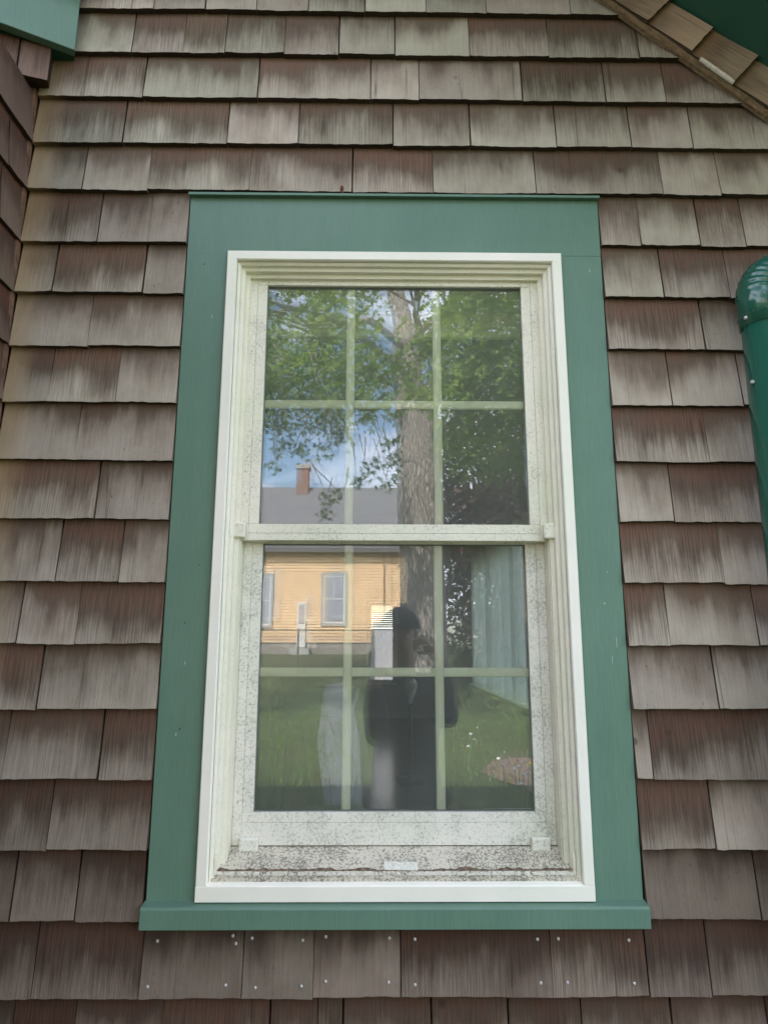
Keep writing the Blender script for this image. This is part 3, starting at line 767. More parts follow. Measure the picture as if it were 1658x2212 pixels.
# bench/counter and chair in the room
BLUE = flat('blue_grey_laminate', (.34, .38, .48), .35, .5, var=.06)
ct = thing('counter', (-.2, 3.0, Z0), 'blue-grey counter with a rounded end standing in the room', 'counter')
bm = bmesh.new(); box(bm, -.55, -.16, 2.1, 3.9, Z0+.62, Z0+.66); obj('top', bm, BLUE, ct, bevel=.015)
bm = bmesh.new(); box(bm, -.50, -.20, 2.2, 3.85, Z0, Z0+.618); obj('cabinet', bm, flat('slate_panel', (.13, .14, .17), .6), ct, bevel=.003)
ch = thing('armchair', (-.85, 2.6, Z0), 'dark framed chair with pale green back standing left inside the room', 'chair')
DK = flat('dark_chair_wood', (.06, .06, .065), .5)
bm = bmesh.new()
for x in (-1.14, -.60): box(bm, x-.022, x+.022, 2.45, 2.49, Z0+.42, Z0+.80)
box(bm, -1.162, -.578, 2.452, 2.488, Z0+.80, Z0+.85); obj('back_frame', bm, DK, ch, bevel=.006)
obj('backrest', bbox(-1.118, -.622, 2.46, 2.485, Z0+.48, Z0+.80), flat('green_fabric', (.20, .24, .15), .9, var=.15, scale=80), ch, bevel=.004)
obj('seat', bbox(-1.15, -.59, 2.49, 2.98, Z0+.42, Z0+.48), flat('green_seat', (.20, .24, .15), .9, var=.15, scale=80), ch, bevel=.02)
for x in (-1.14, -.60):
    for y in (2.47, 2.95): obj('leg', bbox(x-.02, x+.02, y-.02, y+.02, Z0, Z0+.42), DK, ch, bevel=.003)
# white lamp on a stand (teardrop globe)
lp = thing('table_lamp', (.22, 3.8, Z0), 'small lamp with a pale teardrop globe on a stand inside the room', 'lamp')
bm = bmesh.new(); zc = .498-(1488-1388)/1450*5.2
prl = [(0.002, -.095), (.014, -.085), (.022, -.05), (.040, -.01), (.052, .035), (.050, .065), (.034, .088), (.004, .096)]
rg = []
for (r, z) in prl: rg.append([bm.verts.new((.22+r*math.cos(2*math.pi*k/20), 3.8+r*math.sin(2*math.pi*k/20), zc+z)) for k in range(20)])
for a, b in zip(rg[:-1], rg[1:]):
    for k in range(20): bm.faces.new([a[k], a[(k+1) % 20], b[(k+1) % 20], b[k]])
obj('globe', bm, flat('milk_glass', (.8, .78, .8), .3), lp, smooth=True)
bm = bmesh.new(); tube(bm, [(.22, 3.8, Z0), (.22, 3.8, Z0+.02), (.22, 3.8, Z0+.025), (.22, 3.8, zc-.094)], [.11, .11, .02, .014], 20); obj('stand', bm, DK, lp, smooth=True)

# upper storey mass and roof that keep the facade in shade
struct('upper_storey', bbox(X0-3, XR, .1305, YF+.3, 2.1, 4.9), SHEATH)
struct('house_side', bbox(XC-3.5, XC-.121, -1.5, .13, -1.15, 1.76), SHEATH)
struct('roof', bbox(X0-3.3, XR+.3, .0, YF+.6, 4.9, 5.1), SHEATH)
struct('added_shade_eave', bbox(X0-3.3, XR+.3, -.62, -.002, 2.95, 3.12), GREEN_DARK)  # unseen eave slab, added to cut skylight on the upper wall

# ------------------------------------------------------------------ the garden behind the photographer (seen as a reflection)
def gz(y):
    if y > -4: return -1.15
    t = min(1, (-4-y)/20); return -1.15+1.2*t
LAWN = M('lawn', .9, .15)
p = LAWN.pos(); n1 = LAWN.noise(p, .7, 4, .6); n2 = LAWN.noise(p, 30, 4, .7)
c = LAWN.mix(LAWN.ramp(n1, [(.35, 0.), (.65, 1.)]), (.085, .105, .048), (.14, .155, .075))
n3 = LAWN.noise(p, 2.3, 5, .65); c = LAWN.mix(LAWN.ramp(n3, [(.50, 0.), (.70, .7)]), c, (.10, .085, .055))
c = LAWN.mix(.6, c, LAWN.mix(1., c, LAWN.ramp(n2, [(.3, .45), (.7, 1.5)]), 'MULTIPLY')); LAWN.color(c); LAWN.bump(n2, .8, .05)
bm = bmesh.new(); ys = [300, 20, .3, -2, -4, -6, -8, -10, -12, -14, -16, -18, -20, -22, -24, -30, -60, -400]
rows = [[bm.verts.new((x, y, gz(y))) for x in (-300, -30, 0, 30, 300)] for y in ys]
for a, b in zip(rows[:-1], rows[1:]):
    for k in range(4): bm.faces.new([a[k], a[k+1], b[k+1], b[k]])
struct('lawn', bm, LAWN.m)
def ground(u, v, lift=0):
    D = 1.0
    while D < 60:
        q = refl(u, v, D)
        if q.z <= gz(q.y)+lift: break
        D += .02
    return Vector((q.x, q.y, gz(q.y)+lift))
def patch(name, px, mat, lift):
    pts = [ground(u, v, 0) for (u, v) in px]
    bm = bmesh.new(); vs = [bm.verts.new((q.x, q.y, q.z+lift)) for q in pts]; bm.faces.new(vs)
    bmesh.ops.triangulate(bm, faces=bm.faces[:]); bmesh.ops.subdivide_edges(bm, edges=bm.edges[:], cuts=5, use_grid_fill=True)
    for v in bm.verts: v.co.z = gz(v.co.y)+lift
    return struct(name, bm, mat)
patch('path', [(704, 1478), (742, 1476), (764, 1530), (776, 1600), (782, 1745), (702, 1745), (692, 1680), (684, 1600), (694, 1530)], flat('concrete', (.20, .205, .20), .9, var=.12, scale=6), .012)
patch('mulch_bed', [(1038, 1672), (1060, 1650), (1110, 1640), (1200, 1640), (1260, 1700), (1200, 1760), (1140, 1708), (1080, 1690)], flat('bark_mulch', (.21, .135, .115), .95, var=.7, scale=25, bump=.8), .015)

GRASS = flat('grass_blade', (.12, .22, .05), .7, var=.4, scale=3)
rg_ = random.Random(4); V = []; Fc = []
for i in range(26000):
    y = -2.2-abs(rg_.gauss(0, 1))*8; x = rg_.uniform(-.9, 1.1)*(1.8-y*.35)
    z = gz(y); h = rg_.uniform(.03, .09)*(1 if rg_.random() < .9 else 1.7); a = rg_.uniform(0, math.pi); wv_ = .004+.0004*abs(y)
    lx, ly = rg_.uniform(-.04, .04), rg_.uniform(-.04, .04)
    b = len(V); V += [(x-wv_*math.cos(a), y-wv_*math.sin(a), z-.01), (x+wv_*math.cos(a), y+wv_*math.sin(a), z-.01), (x+lx, y+ly, z+h)]; Fc.append((b, b+1, b+2))
me = bpy.data.meshes.new('grass'); me.from_pydata(V, [], Fc); tag(link('grass', me, GRASS), 'short green lawn grass behind the photographer mirrored in the panes', 'grass', kind='stuff')

# dandelions
dan = None
STEM = flat('stem', (.22, .30, .12), .7); PUFF = flat('seed_head', (.7, .7, .68), .9); YEL = flat('yellow_petal', (.8, .55, .03), .7)
DP = [(1098, 1737, 1), (1124, 1770, 0), (1086, 1722, 0), (1112, 1731, 0), (1130, 1746, 0), (1140, 1741, 0), (1076, 1705, 0), (1010, 1672, 0), (1015, 1640, 0), (1120, 1725, 0), (1146, 1690, 1)]
DPL = ['yellow dandelion flower in the middle of the mulch bed', 'seed head dandelion nearest the glass, below the mulch bed', 'seed head dandelion beside the yellow flower in the mulch bed',
       'seed head dandelion just right of the yellow flower in the mulch', 'seed head dandelion in the right half of the mulch bed', 'rightmost seed head dandelion on the front edge of the mulch', 'seed head dandelion at the left edge of the mulch bed',
       'seed head dandelion alone in the grass left of the mulch bed', 'farthest seed head dandelion in the grass left of the mulch', 'seed head dandelion in the lower middle of the mulch bed', 'yellow dandelion flower at the right edge of the mulch bed']
for (u, v, k) in DP:
    g = ground(u, v); h = .30 if k == 0 else .2
    d = thing('dandelion', g, DPL[DP.index((u, v, k))], 'dandelion', 'dandelions growing around the mulch bed')
    bm = bmesh.new(); tube(bm, [g, g+Vector((.02, 0, h*.5)), g+Vector((.015, .01, h))], .004, 6); obj('stem', bm, STEM, d)
    bm = bmesh.new(); bmesh.ops.create_icosphere(bm, subdivisions=2, radius=.022, matrix=Matrix.Translation(g+Vector((.015, .01, h))) @ Matrix.Diagonal((1, 1, .8 if k == 0 else .4, 1)))
    obj('flower_head', bm, PUFF if k == 0 else YEL, d)

# ---- yellow house
HD = 25.0
ybh = 2*YG-HD
hx0, hx1 = -8.5, 2.0; hb, he = gz(ybh), 4.15; hr = 7.35; hdep = 7.0
house = thing('yellow_house', ((hx0+hx1)/2, ybh, hb), 'sunlit yellow clapboard house with grey roof and brick chimney mirrored in the window', 'house')
YELLOW = flat('yellow_clapboard', (.80, .55, .33), .7, .3, var=.06, scale=2)
bm = bmesh.new(); z = hb+.45
obj('foundation', bbox(hx0+.03, hx1-.03, ybh-hdep, ybh-.03, hb-.3, hb+.45), flat('foundation_stone', (.34, .30, .28), .9, var=.4, scale=5), house)
while z < he:
    z2 = min(z+.115, he)
    prism(bm, [(ybh-.05, z), (ybh+.034, z), (ybh+.002, z2), (ybh-.05, z2)], hx0, hx1); z = z2
box(bm, hx0+.01, hx1-.01, ybh-hdep, ybh-.051, hb+.45, he)
prism(bm, [(ybh-.05, he), (ybh-hdep/2, hr-.1), (ybh-hdep, he)], hx0+.01, hx1-.01)
obj('wall', bm, YELLOW, house)
ROOF = M('asphalt_shingle_roof', .9, .2)
brn = ROOF.n('TexBrick'); brn.inputs['Scale'].default_value = 2.2; ROOF.l(ROOF.pos((1, 1, 1.6)), brn.inputs['Vector'])
ROOF.color(ROOF.mix(ROOF.noise(ROOF.pos((.5, 1, 22)), 3, 5, .8), (.08, .08, .09), (.26, .25, .26)))
bm = bmesh.new(); sl = (hr-he)/(hdep/2)
prism(bm, [(ybh+.45, he-.45*sl*.4-.02), (ybh+.45, he-.02), (ybh-hdep/2, hr+.1), (ybh-hdep-.4, he-.1), (ybh-hdep-.4, he-.25), (ybh-hdep/2, hr-.05)], hx0-.4, hx1+.4)
roof = obj('roof', bm, ROOF.m, house)
BR = M('chimney_brick', .9, .2); bb = BR.n('TexBrick'); bb.inputs['Scale'].default_value = 6; bb.inputs['Color1'].default_value = (.26, .13, .10, 1); bb.inputs['Color2'].default_value = (.20, .10, .08, 1); bb.inputs['Mortar'].default_value = (.4, .35, .3, 1)
BR.l(BR.pos(), bb.inputs['Vector']); BR.color(bb.outputs[0])
cxh = back(656, 1030, 28.5).x
bm = bmesh.new(); cyh = ybh-hdep/2+.3; box(bm, cxh-.27, cxh+.27, cyh-.27, cyh+.27, hr-.6, hr+1.0); box(bm, cxh-.33, cxh+.33, cyh-.33, cyh+.33, hr+.85, hr+1.02)
obj('chimney', bm, BR.m, roof)
WT = flat('white_house_trim', (.75, .75, .74), .5, var=.03); GREYT = flat('grey_trim', (.36, .37, .37), .6, var=.05); DG = flat('dark_pane', (.34, .35, .42), .1, .8)
def hwin(u0, u1, v0, v1):
    a = back(u0, v1, HD); b = back(u1, v0, HD); x0, x1, z0, z1 = a.x, b.x, a.z, b.z
    bm = bmesh.new(); w_ = .10
    box(bm, x0, x0+w_, ybh+.0, ybh+.075, z0, z1); box(bm, x1-w_, x1, ybh+.0, ybh+.075, z0, z1); box(bm, x0+w_, x1-w_, ybh+.0, ybh+.075, z0, z0+w_); box(bm, x0+w_, x1-w_, ybh+.0, ybh+.075, z1-w_*1.4, z1)
    wn = obj('window', bm, GREYT, house)
    bm = bmesh.new(); q = w_; t = .045
    box(bm, x0+q, x0+q+t, ybh+.0, ybh+.062, z0+q, z1-q*1.4); box(bm, x1-q-t, x1-q, ybh+.0, ybh+.062, z0+q, z1-q*1.4); zm = (z0+z1)/2
    for zz in (z0+q, zm-t/2, z1-q*1.4-t): box(bm, x0+q+t, x1-q-t, ybh+.0, ybh+.062, zz, zz+t)
    box(bm, (x0+x1)/2-.012, (x0+x1)/2+.012, ybh+.046, ybh+.058, zm, z1-q*1.4-t)
    obj('frame', bm, WT, wn)
    obj('pane', bbox(x0+q+t, x1-q-t, ybh, ybh+.045, z0+q, z1-q*1.4), DG, wn)
hwin(692, 750, 1236, 1352); hwin(545, 592, 1238, 1356)
a = back(640, 1398, HD); b = back(661, 1300, HD)
dr = obj('door', bbox(a.x, b.x, ybh, ybh+.06, a.z, b.z), WT, house, bevel=.01)
obj('door_panel', bbox(a.x+.06, b.x-.06, ybh+.061, ybh+.07, a.z+.9, b.z-.1), DG, dr)
obj('step', bbox(a.x-.2, b.x+.2, ybh+.02, ybh+.6, hb-.1, a.z-.02), flat('step_stone', (.5, .5, .48), .9), house)
obj('corner_board', bbox(hx1-.12, hx1+.02, ybh+.0, ybh+.055, hb+.45, he), WT, house)
obj('utility_pipe', bbox(back(829, 1300, HD).x-.03, back(829, 1300, HD).x+.03, ybh+.035, ybh+.09, hb+.9, he-.1), flat('brown_pipe', (.22, .12, .08), .7), house)

# ---- chain link fence
fy = -16.5; fence = thing('chain_link_fence', (-2.5, fy, gz(fy)), 'low chain link fence with thin posts in front of the yellow house', 'fence')
FM = flat('galvanised_steel', (.16, .15, .13), .6, .4, .3); fb, ft = gz(fy), gz(fy)+1.22
obj('top_rail', bbox(-6, 1.8, fy-.02, fy+.02, ft-.02, ft+.02), FM, fence)
x = -6
while x <= 1.85:
    bm = bmesh.new(); tube(bm, [(x, fy, fb-.1), (x, fy, ft+.05)], .028, 10); obj('post', bm, FM, fence); x += 1.95
bm = bmesh.new(); s_ = .085
k = -6-1.2
while k < 1.8:
    for sg in (1, -1):
        x0 = k if sg > 0 else k+1.2; pts = []
        a = Vector((x0, fy, fb)); b = Vector((x0+sg*1.2, fy, ft))
        if -6 <= min(a.x, b.x) and max(a.x, b.x) <= 1.8:
            n_ = Vector((-(b-a).z, 0, (b-a).x)).normalized()*.003
            vs = [bm.verts.new(q) for q in (a-n_, a+n_, b+n_, b-n_)]; bm.faces.new(vs)
    k += s_
fo = obj('wire_mesh', bm, FM, fence); fo.modifiers.new('s', 'SOLIDIFY').thickness = .004

# ------------------------------------------------------------------ trees
LEAFM = {}
def leaf_mat(name, c1, c2, trans=.35):
    s = M(name, .55, .35); at = s.n('VertexColor'); at.layer_name = 'Col'; sep = s.n('SeparateColor'); s.l(at.outputs[0], sep.inputs[0])
    col = s.mix(sep.outputs[0], c1, c2); s.color(col)
    t = s.t; tr = t.nodes.new('ShaderNodeBsdfTranslucent'); g2 = s.mix(1., col, (1.3, 1.5, .7), 'MULTIPLY'); s.l(g2, tr.inputs[0])
    ms = t.nodes.new('ShaderNodeMixShader'); ms.inputs[0].default_value = trans
    o = [n for n in t.nodes if n.type == 'OUTPUT_MATERIAL'][0]
    t.links.new(s.b.outputs[0], ms.inputs[1]); t.links.new(tr.outputs[0], ms.inputs[2]); t.links.new(ms.outputs[0], o.inputs[0]); return s.m
MAPLE = []
for k in range(5):
    a = rad(90+(k-2)*62); L_ = (1.0, .92, .6)[abs(k-2)]
    tip = (math.cos(a)*L_, math.sin(a)*L_)
    MAPLE.append(tip)
def maple_outline():
    pts = []; 
    for k in range(4, -1, -1):
        a = rad(90+(k-2)*58); L_ = (1.0, .90, .58)[abs(k-2)]
        for da, l in ((rad(13), L_*.62), (0, L_), (-rad(13), L_*.62)):
            pts.append((math.cos(a+da)*l, math.sin(a+da)*l))
        if k: a2 = a-rad(29); pts.append((math.cos(a2)*.36, math.sin(a2)*.36))
    pts.append((.10, -.12)); pts.append((-.10, -.12)); return pts
OUT = maple_outline(); OV = [(0, 1), (.38, .35), (.25, -.4), (-.25, -.4), (-.38, .35)]
def leaves(name, clusters, size, outline, mat, parent, seed, droop=.5):
    r = random.Random(seed); V = []; Fc = []; C = []
    for (c, rad_, n, tone) in clusters:
        c = Vector(c)
        for i in range(n):
            d = Vector((r.gauss(0, 1), r.gauss(0, 1), r.gauss(0, .75))).normalized()*rad_*r.random()**.45
            p = c+d; s = size*r.uniform(.6, 1.2)
            nrm_ = Vector((r.gauss(0, .6), r.gauss(0, .6)+.35, 1-droop+r.gauss(0, .35))).normalized()
            a = nrm_.orthogonal().normalized(); a.rotate(Matrix.Rotation(r.uniform(0, 6.28), 3, nrm_)); b = nrm_.cross(a)
            if b.z > 0: b = -b
            a = b.cross(nrm_)
            k0 = len(V); t = min(1, max(0, tone+r.uniform(-.35, .35)))
            for (x, y) in outline:
                curl = -abs(x)*.25*s
                V.append(p+a*(x*s)+b*(y*s)+nrm_*curl)
            Fc.append(tuple(range(k0, len(V)))); C.append(t)
    me = bpy.data.meshes.new(name); me.from_pydata([tuple(v) for v in V], [], Fc)
    ca = me.color_attributes.new('Col', 'FLOAT_COLOR', 'CORNER'); n = len(outline)
    buf = []
    for t in C: buf += [t, t, t, 1]*n
    ca.data.foreach_set('color', buf)
    return link(name, me, mat, parent)
BARK = M('maple_bark', .95, .15)
pp = BARK.pos((1, 1, .16)); b1 = BARK.noise(pp, 26, 6, .7, .4); b2 = BARK.noise(BARK.pos(), 5, 4, .6)
vb = BARK.n('TexVoronoi', feature='DISTANCE_TO_EDGE'); vb.inputs['Scale'].default_value = 17; BARK.l(BARK.pos((1, 1, .22)), vb.inputs['Vector'])
hb_ = BARK.math('ADD', BARK.math('MULTIPLY', b1, .7), BARK.math('MULTIPLY', BARK.ramp(vb.outputs['Distance'], [(.0, 0.), (.3, 1.)]), .5))
BARK.color(BARK.mix(BARK.ramp(hb_, [(.35, 0.), (.85, 1.)]), (.22, .185, .17), (.46, .40, .37))); BARK.bump(hb_, 1., .05)

TD = 13.0; ty = 2*YG-TD
tree = thing('maple_tree', (.95, ty, gz(ty)), 'broad old maple tree with thick forked trunk mirrored in the window panes', 'tree')
tp = [(back(u, v, TD).x, ty, back(u, v, TD).z) for (u, v) in ((917, 1560), (917, 1450), (912, 1300), (908, 1150), (903, 1000), (898, 880))]
tp[0] = (tp[0][0], ty, gz(ty)-.2)
jit = lambda q, t: 1+.10*noise.noise(Vector((q.x*3, q.y*3, q.z*.8)))+.05*noise.noise(Vector((q.x*14, q.y*14, q.z*2.5)))
bm = bmesh.new(); pth = []; rds = []
for i in range(len(tp)-1):
    for k in range(8):
        t = k/8; pth.append(tuple(Vector(tp[i]).lerp(Vector(tp[i+1]), t)))
pth.append(tp[-1])
for i, p in enumerate(pth):
    t = i/(len(pth)-1); rds.append(.51+.22*max(0, 1-t*5)**2-.06*t)
tube(bm, pth, rds, 40, jitter=jit)
# two leaders above the fork and limbs
top = Vector(tp[-1])
def limb(bm, a, pts, r0, r1, seg=16):
    P = [Vector(a)]+[Vector(p) for p in pts]; path = []
    for i in range(len(P)-1):
        for k in range(6): path.append(P[i].lerp(P[i+1], k/6)+Vector((0, 0, 0)))
    path.append(P[-1]); n = len(path)
    path = [p+Vector((noise.noise(p*1.3), noise.noise(p*1.3+Vector((9, 0, 0))), 0))*.10*min(1, i/4) for i, p in enumerate(path)]
    tube(bm, path, [r0+(r1-r0)*i/(n-1) for i in range(n)], seg, jitter=jit); return path
limb(bm, top+Vector((-.10, 0, -.5)), [top+Vector((-.12, 0, .6)), top+Vector((-.35, .1, 2.2)), top+Vector((-.9, 0, 5))], .36, .15, 24)
limb(bm, top+Vector((.16, .05, -.6)), [top+Vector((.36, .1, .3)), top+Vector((.5, -.1, 1.6)), top+Vector((1.6, -.3, 4.5))], .24, .12, 20)
trunk = obj('trunk', bm, BARK.m, tree, smooth=True)
rt_ = random.Random(21); clusters = []; bmb = bmesh.new()
def add_cluster(c, r, n, tone): clusters.append((c, r, n, tone))
main = [((-1.2, ty+2.5, 6.3), .08), ((2.6, ty+2.6, 6.6), .08), ((-3.2, ty+1.5, 6.0), .08), ((.4, ty+4.2, 6.9), .07), ((4.6, ty+1.2, 6.8), .08), ((-2.0, ty+4.6, 5.9), .07), ((2.0, ty+5.0, 6.3), .07)]
for (e, r) in main:
    st_ = top+Vector((rt_.uniform(-.2, .2), 0, rt_.uniform(.3, 1.8)))
    limb(bmb, st_, [st_.lerp(Vector(e), .5)+Vector((0, 0, .5)), e], r*1.3, .03, 10)
    for k in range(7):
        q = Vector(e)+Vector((rt_.uniform(-1.2, 1.2), rt_.uniform(-1.2, 1.2), rt_.uniform(-.6, .6)))
        limb(bmb, st_.lerp(Vector(e), rt_.uniform(.5, 1)), [q], .03, .008, 6)
for k in range(330):
    x = rt_.uniform(-4.5, 5.5); y = rt_.uniform(ty-2.5, ty+6.5); d = math.hypot((x-.9)/6.5, (y-ty-1)/6.5)
    zmin = 4.15+.35*math.sin(x*1.7+y)+.9*max(0, d-.5)*0
    # keep bottom layer along rays: nearer clusters hang a bit lower
    dist = 2*YG-y+1.425
    if x < 1.2: zmin = .5+.335*dist+.25*math.sin(x*2.3+y*1.7)
    z = zmin+abs(rt_.gauss(0, 1))*1.5
    if y > ty-.6 and abs(x-(.9-.40*(y-ty))) < .75: continue
    if y > ty-.6 and abs((x-CX)/dist-.063) < .045: continue
    if z > 10: continue
    add_cluster((x, y, z), rt_.uniform(.4, .7), 60, rt_.uniform(.2, .8))
for k in range(150):
    q = refl(rt_.choice((rt_.uniform(530, 815), rt_.uniform(960, 1190), rt_.uniform(900, 1190))), rt_.uniform(600, 868), rt_.uniform(7.5, 10.5)); add_cluster(q, rt_.uniform(.28, .5), 46, rt_.uniform(.3, .95))
for (u, v, D, r, n) in [(590, 905, 10, .30, 40), (640, 925, 10.5, .35, 55), (700, 905, 10.5, .36, 60), (735, 940, 10, .30, 45), (610, 965, 9.5, .22, 26), (650, 975, 10, .24, 30), (590, 1010, 9.5, .14, 12),
                        (700, 975, 10, .22, 24), (790, 900, 10.5, .25, 30), (800, 1010, 9.5, .25, 30), (845, 960, 9.8, .22, 26), (835, 1040, 9.8, .26, 32), (770, 1040, 10, .22, 20), (715, 1075, 10.5, .24, 26), (700, 1110, 10.5, .2, 16),
                        (850, 1000, 10, .2, 26), (620, 865, 8.5, .3, 45), (700, 850, 8.0, .3, 40), (1060, 850, 8.0, .35, 45), (1000, 880, 9, .3, 40), (1100, 890, 9, .3, 40), (850, 905, 10.5, .2, 22),
                        (980, 930, 11, .45, 70), (1050, 940, 11.5, .45, 70), (1120, 960, 11, .45, 70)]:
    q = refl(u, v, D); add_cluster(q, r, n, .35)
    for j in range(2): limb(bmb, q+Vector((rt_.uniform(-.4, .4), -.3, rt_.uniform(.6, 1.1))), [q+Vector((rt_.uniform(-.15, .15), 0, 0))], .014, .004, 5)
obj('branches', bmb, BARK.m, tree)
leaves('leaves', clusters, .095, OUT, leaf_mat('maple_leaf', (.045, .10, .018), (.20, .28, .05), .4), tree, 5)

def simple_tree(name, label, x, y, h, rx, zc, c1, c2, seed, n=60, size=.14, kind=OV, lv=70):
    t = thing(name, (x, y, gz(y)), label, 'tree', None)
    r = random.Random(seed); bm = bmesh.new(); z0 = gz(y)
    tube(bm, [(x, y, z0-.1), (x+.1, y, z0+h*.25), (x, y+.1, z0+h*.55), (x-.1, y, z0+h*.85)], [h*.035, h*.028, h*.02, h*.008], 12, jitter=jit)
    for k in range(9):
        a = r.uniform(0, 6.28); s0 = Vector((x, y, z0+h*r.uniform(.25, .7))); e = s0+Vector((math.cos(a)*rx*.7, math.sin(a)*rx*.7, h*.18))
        tube(bm, [s0, s0.lerp(e, .5)+Vector((0, 0, .1)), e], [h*.012, h*.008, h*.003], 7)
    obj('trunk', bm, BARK.m, t, smooth=True)
    cl = []
    for k in range(n):
        d = Vector((r.gauss(0, 1), r.gauss(0, 1), r.gauss(0, 1))).normalized()*r.random()**.4
        cl.append(((x+d.x*rx, y+d.y*rx, z0+zc+d.z*(h-zc)), rx*.28, lv, r.random()))
    leaves('crown', cl, size, kind, leaf_mat(name+'_leaf', c1, c2, .25), t, seed)
simple_tree('plum_tree', 'dark reddish plum tree standing right of the maple trunk', 3.5, -15.5, 7.4, 2.7, 3.9, (.05, .020, .020), (.11, .055, .045), 31, 130, .13)
simple_tree('spruce_tree', 'tall dark green evergreen behind the plum tree', 5.6, -21, 11, 4.0, 5.4, (.016, .035, .014), (.05, .08, .03), 32, 190, .22)
simple_tree('oak_tree', 'wide green oak tree at the far right of the garden', 9.5, -21, 9.0, 4.2, 4.8, (.03, .06, .015), (.07, .12, .03), 33, 80, .18)
simple_tree('hedge_bush', 'low dark bush under the plum tree', 2.9, -15.0, 2.1, 1.3, 1.0, (.03, .05, .02), (.07, .10, .035), 34, 26, .09)
simple_tree('ash_tree', 'green tree rising beyond the left end of the yellow house', -12, -36, 9.0, 4.0, 5.0, (.03, .06, .015), (.07, .12, .03), 35, 60, .2)

# ------------------------------------------------------------------ the photographer and the phone
def skin(name, J, Ed, mat, parent, sub=2):
    names = list(J); me = bpy.data.meshes.new(name); me.from_pydata([J[k][0] for k in names], [(names.index(a), names.index(b)) for a, b in Ed], [])
    o = link(name, me, mat, parent)
    me.materials.clear() if False else None
    sk = o.modifiers.new('skin', 'SKIN'); sk.use_smooth_shade = True
    lay_ = me.skin_vertices[0].data if me.skin_vertices else None
    if lay_ is None:
        bpy.context.view_layer.objects.active = o
        bmx = bmesh.new(); bmx.from_mesh(me); bmx.verts.layers.skin.verify(); bmx.to_mesh(me); bmx.free(); lay_ = me.skin_vertices[0].data
    for i, k in enumerate(names):
        r = J[k][1]; lay_[i].radius = (r, r) if not hasattr(r, '__len__') else r
        lay_[i].use_root = (i == 0)
    ss = o.modifiers.new('sub', 'SUBSURF'); ss.levels = sub; ss.render_levels = sub
    return o
SKINM = flat('skin', (.42, .25, .18), .55, var=.08, scale=30); CLOTH = flat('dark_jacket', (.045, .045, .058), .9, var=.3, scale=60, bump=.3); TROU = flat('dark_trousers', (.02, .022, .03), .9, var=.3, scale=60)
G = -1.15; px_, py_ = .105, -1.86
per = thing('person', (px_, py_, G), 'person in dark jacket and cap raising a phone, mirrored as a silhouette', 'person')
hd = Vector((.078, -1.80, .515))
J = {'pelvis': ((px_, py_, -.24), .13), 'spine': ((px_, py_, -.02), .125), 'chest': ((px_, py_+.01, .19), .14), 'neck0': ((px_-.005, py_+.02, .33), .07), 'neck': ((px_-.01, py_+.035, .40), .055),
     'head0': ((hd.x, hd.y, hd.z-.05), .078), 'head1': ((hd.x, hd.y-.01, hd.z+.045), .088), 'head2': ((hd.x, hd.y-.01, hd.z+.10), .06),
     'shL': ((px_-.145, py_+.02, .27), .055), 'elL': ((px_-.135, py_+.22, .05), .040), 'wrL': ((-.045, -1.50, .32), .027), 'palmL': ((-.018, -1.468, .395), (.036, .022)),
     'shR': ((px_+.145, py_+.02, .27), .055), 'elR': ((px_+.19, py_+.18, .12), .040), 'wrR': ((.255, -1.66, .41), .027), 'palmR': ((.222, -1.65, .475), (.026, .040)),
     'hipL': ((px_-.10, py_, -.32), .095), 'knL': ((px_-.11, py_+.02, -.70), .06), 'anL': ((px_-.12, py_, -1.06), .042), 'toeL': ((px_-.13, py_+.17, -1.115), .035),
     'hipR': ((px_+.10, py_, -.32), .095), 'knR': ((px_+.11, py_+.02, -.70), .06), 'anR': ((px_+.12, py_, -1.06), .042), 'toeR': ((px_+.14, py_+.17, -1.115), .035)}
Ed = [('pelvis', 'spine'), ('spine', 'chest'), ('chest', 'neck0'), ('neck0', 'neck'), ('neck', 'head0'), ('head0', 'head1'), ('head1', 'head2'),
      ('chest', 'shL'), ('shL', 'elL'), ('elL', 'wrL'), ('wrL', 'palmL'), ('chest', 'shR'), ('shR', 'elR'), ('elR', 'wrR'), ('wrR', 'palmR'),
      ('pelvis', 'hipL'), ('hipL', 'knL'), ('knL', 'anL'), ('anL', 'toeL'), ('pelvis', 'hipR'), ('hipR', 'knR'), ('knR', 'anR'), ('anR', 'toeR')]
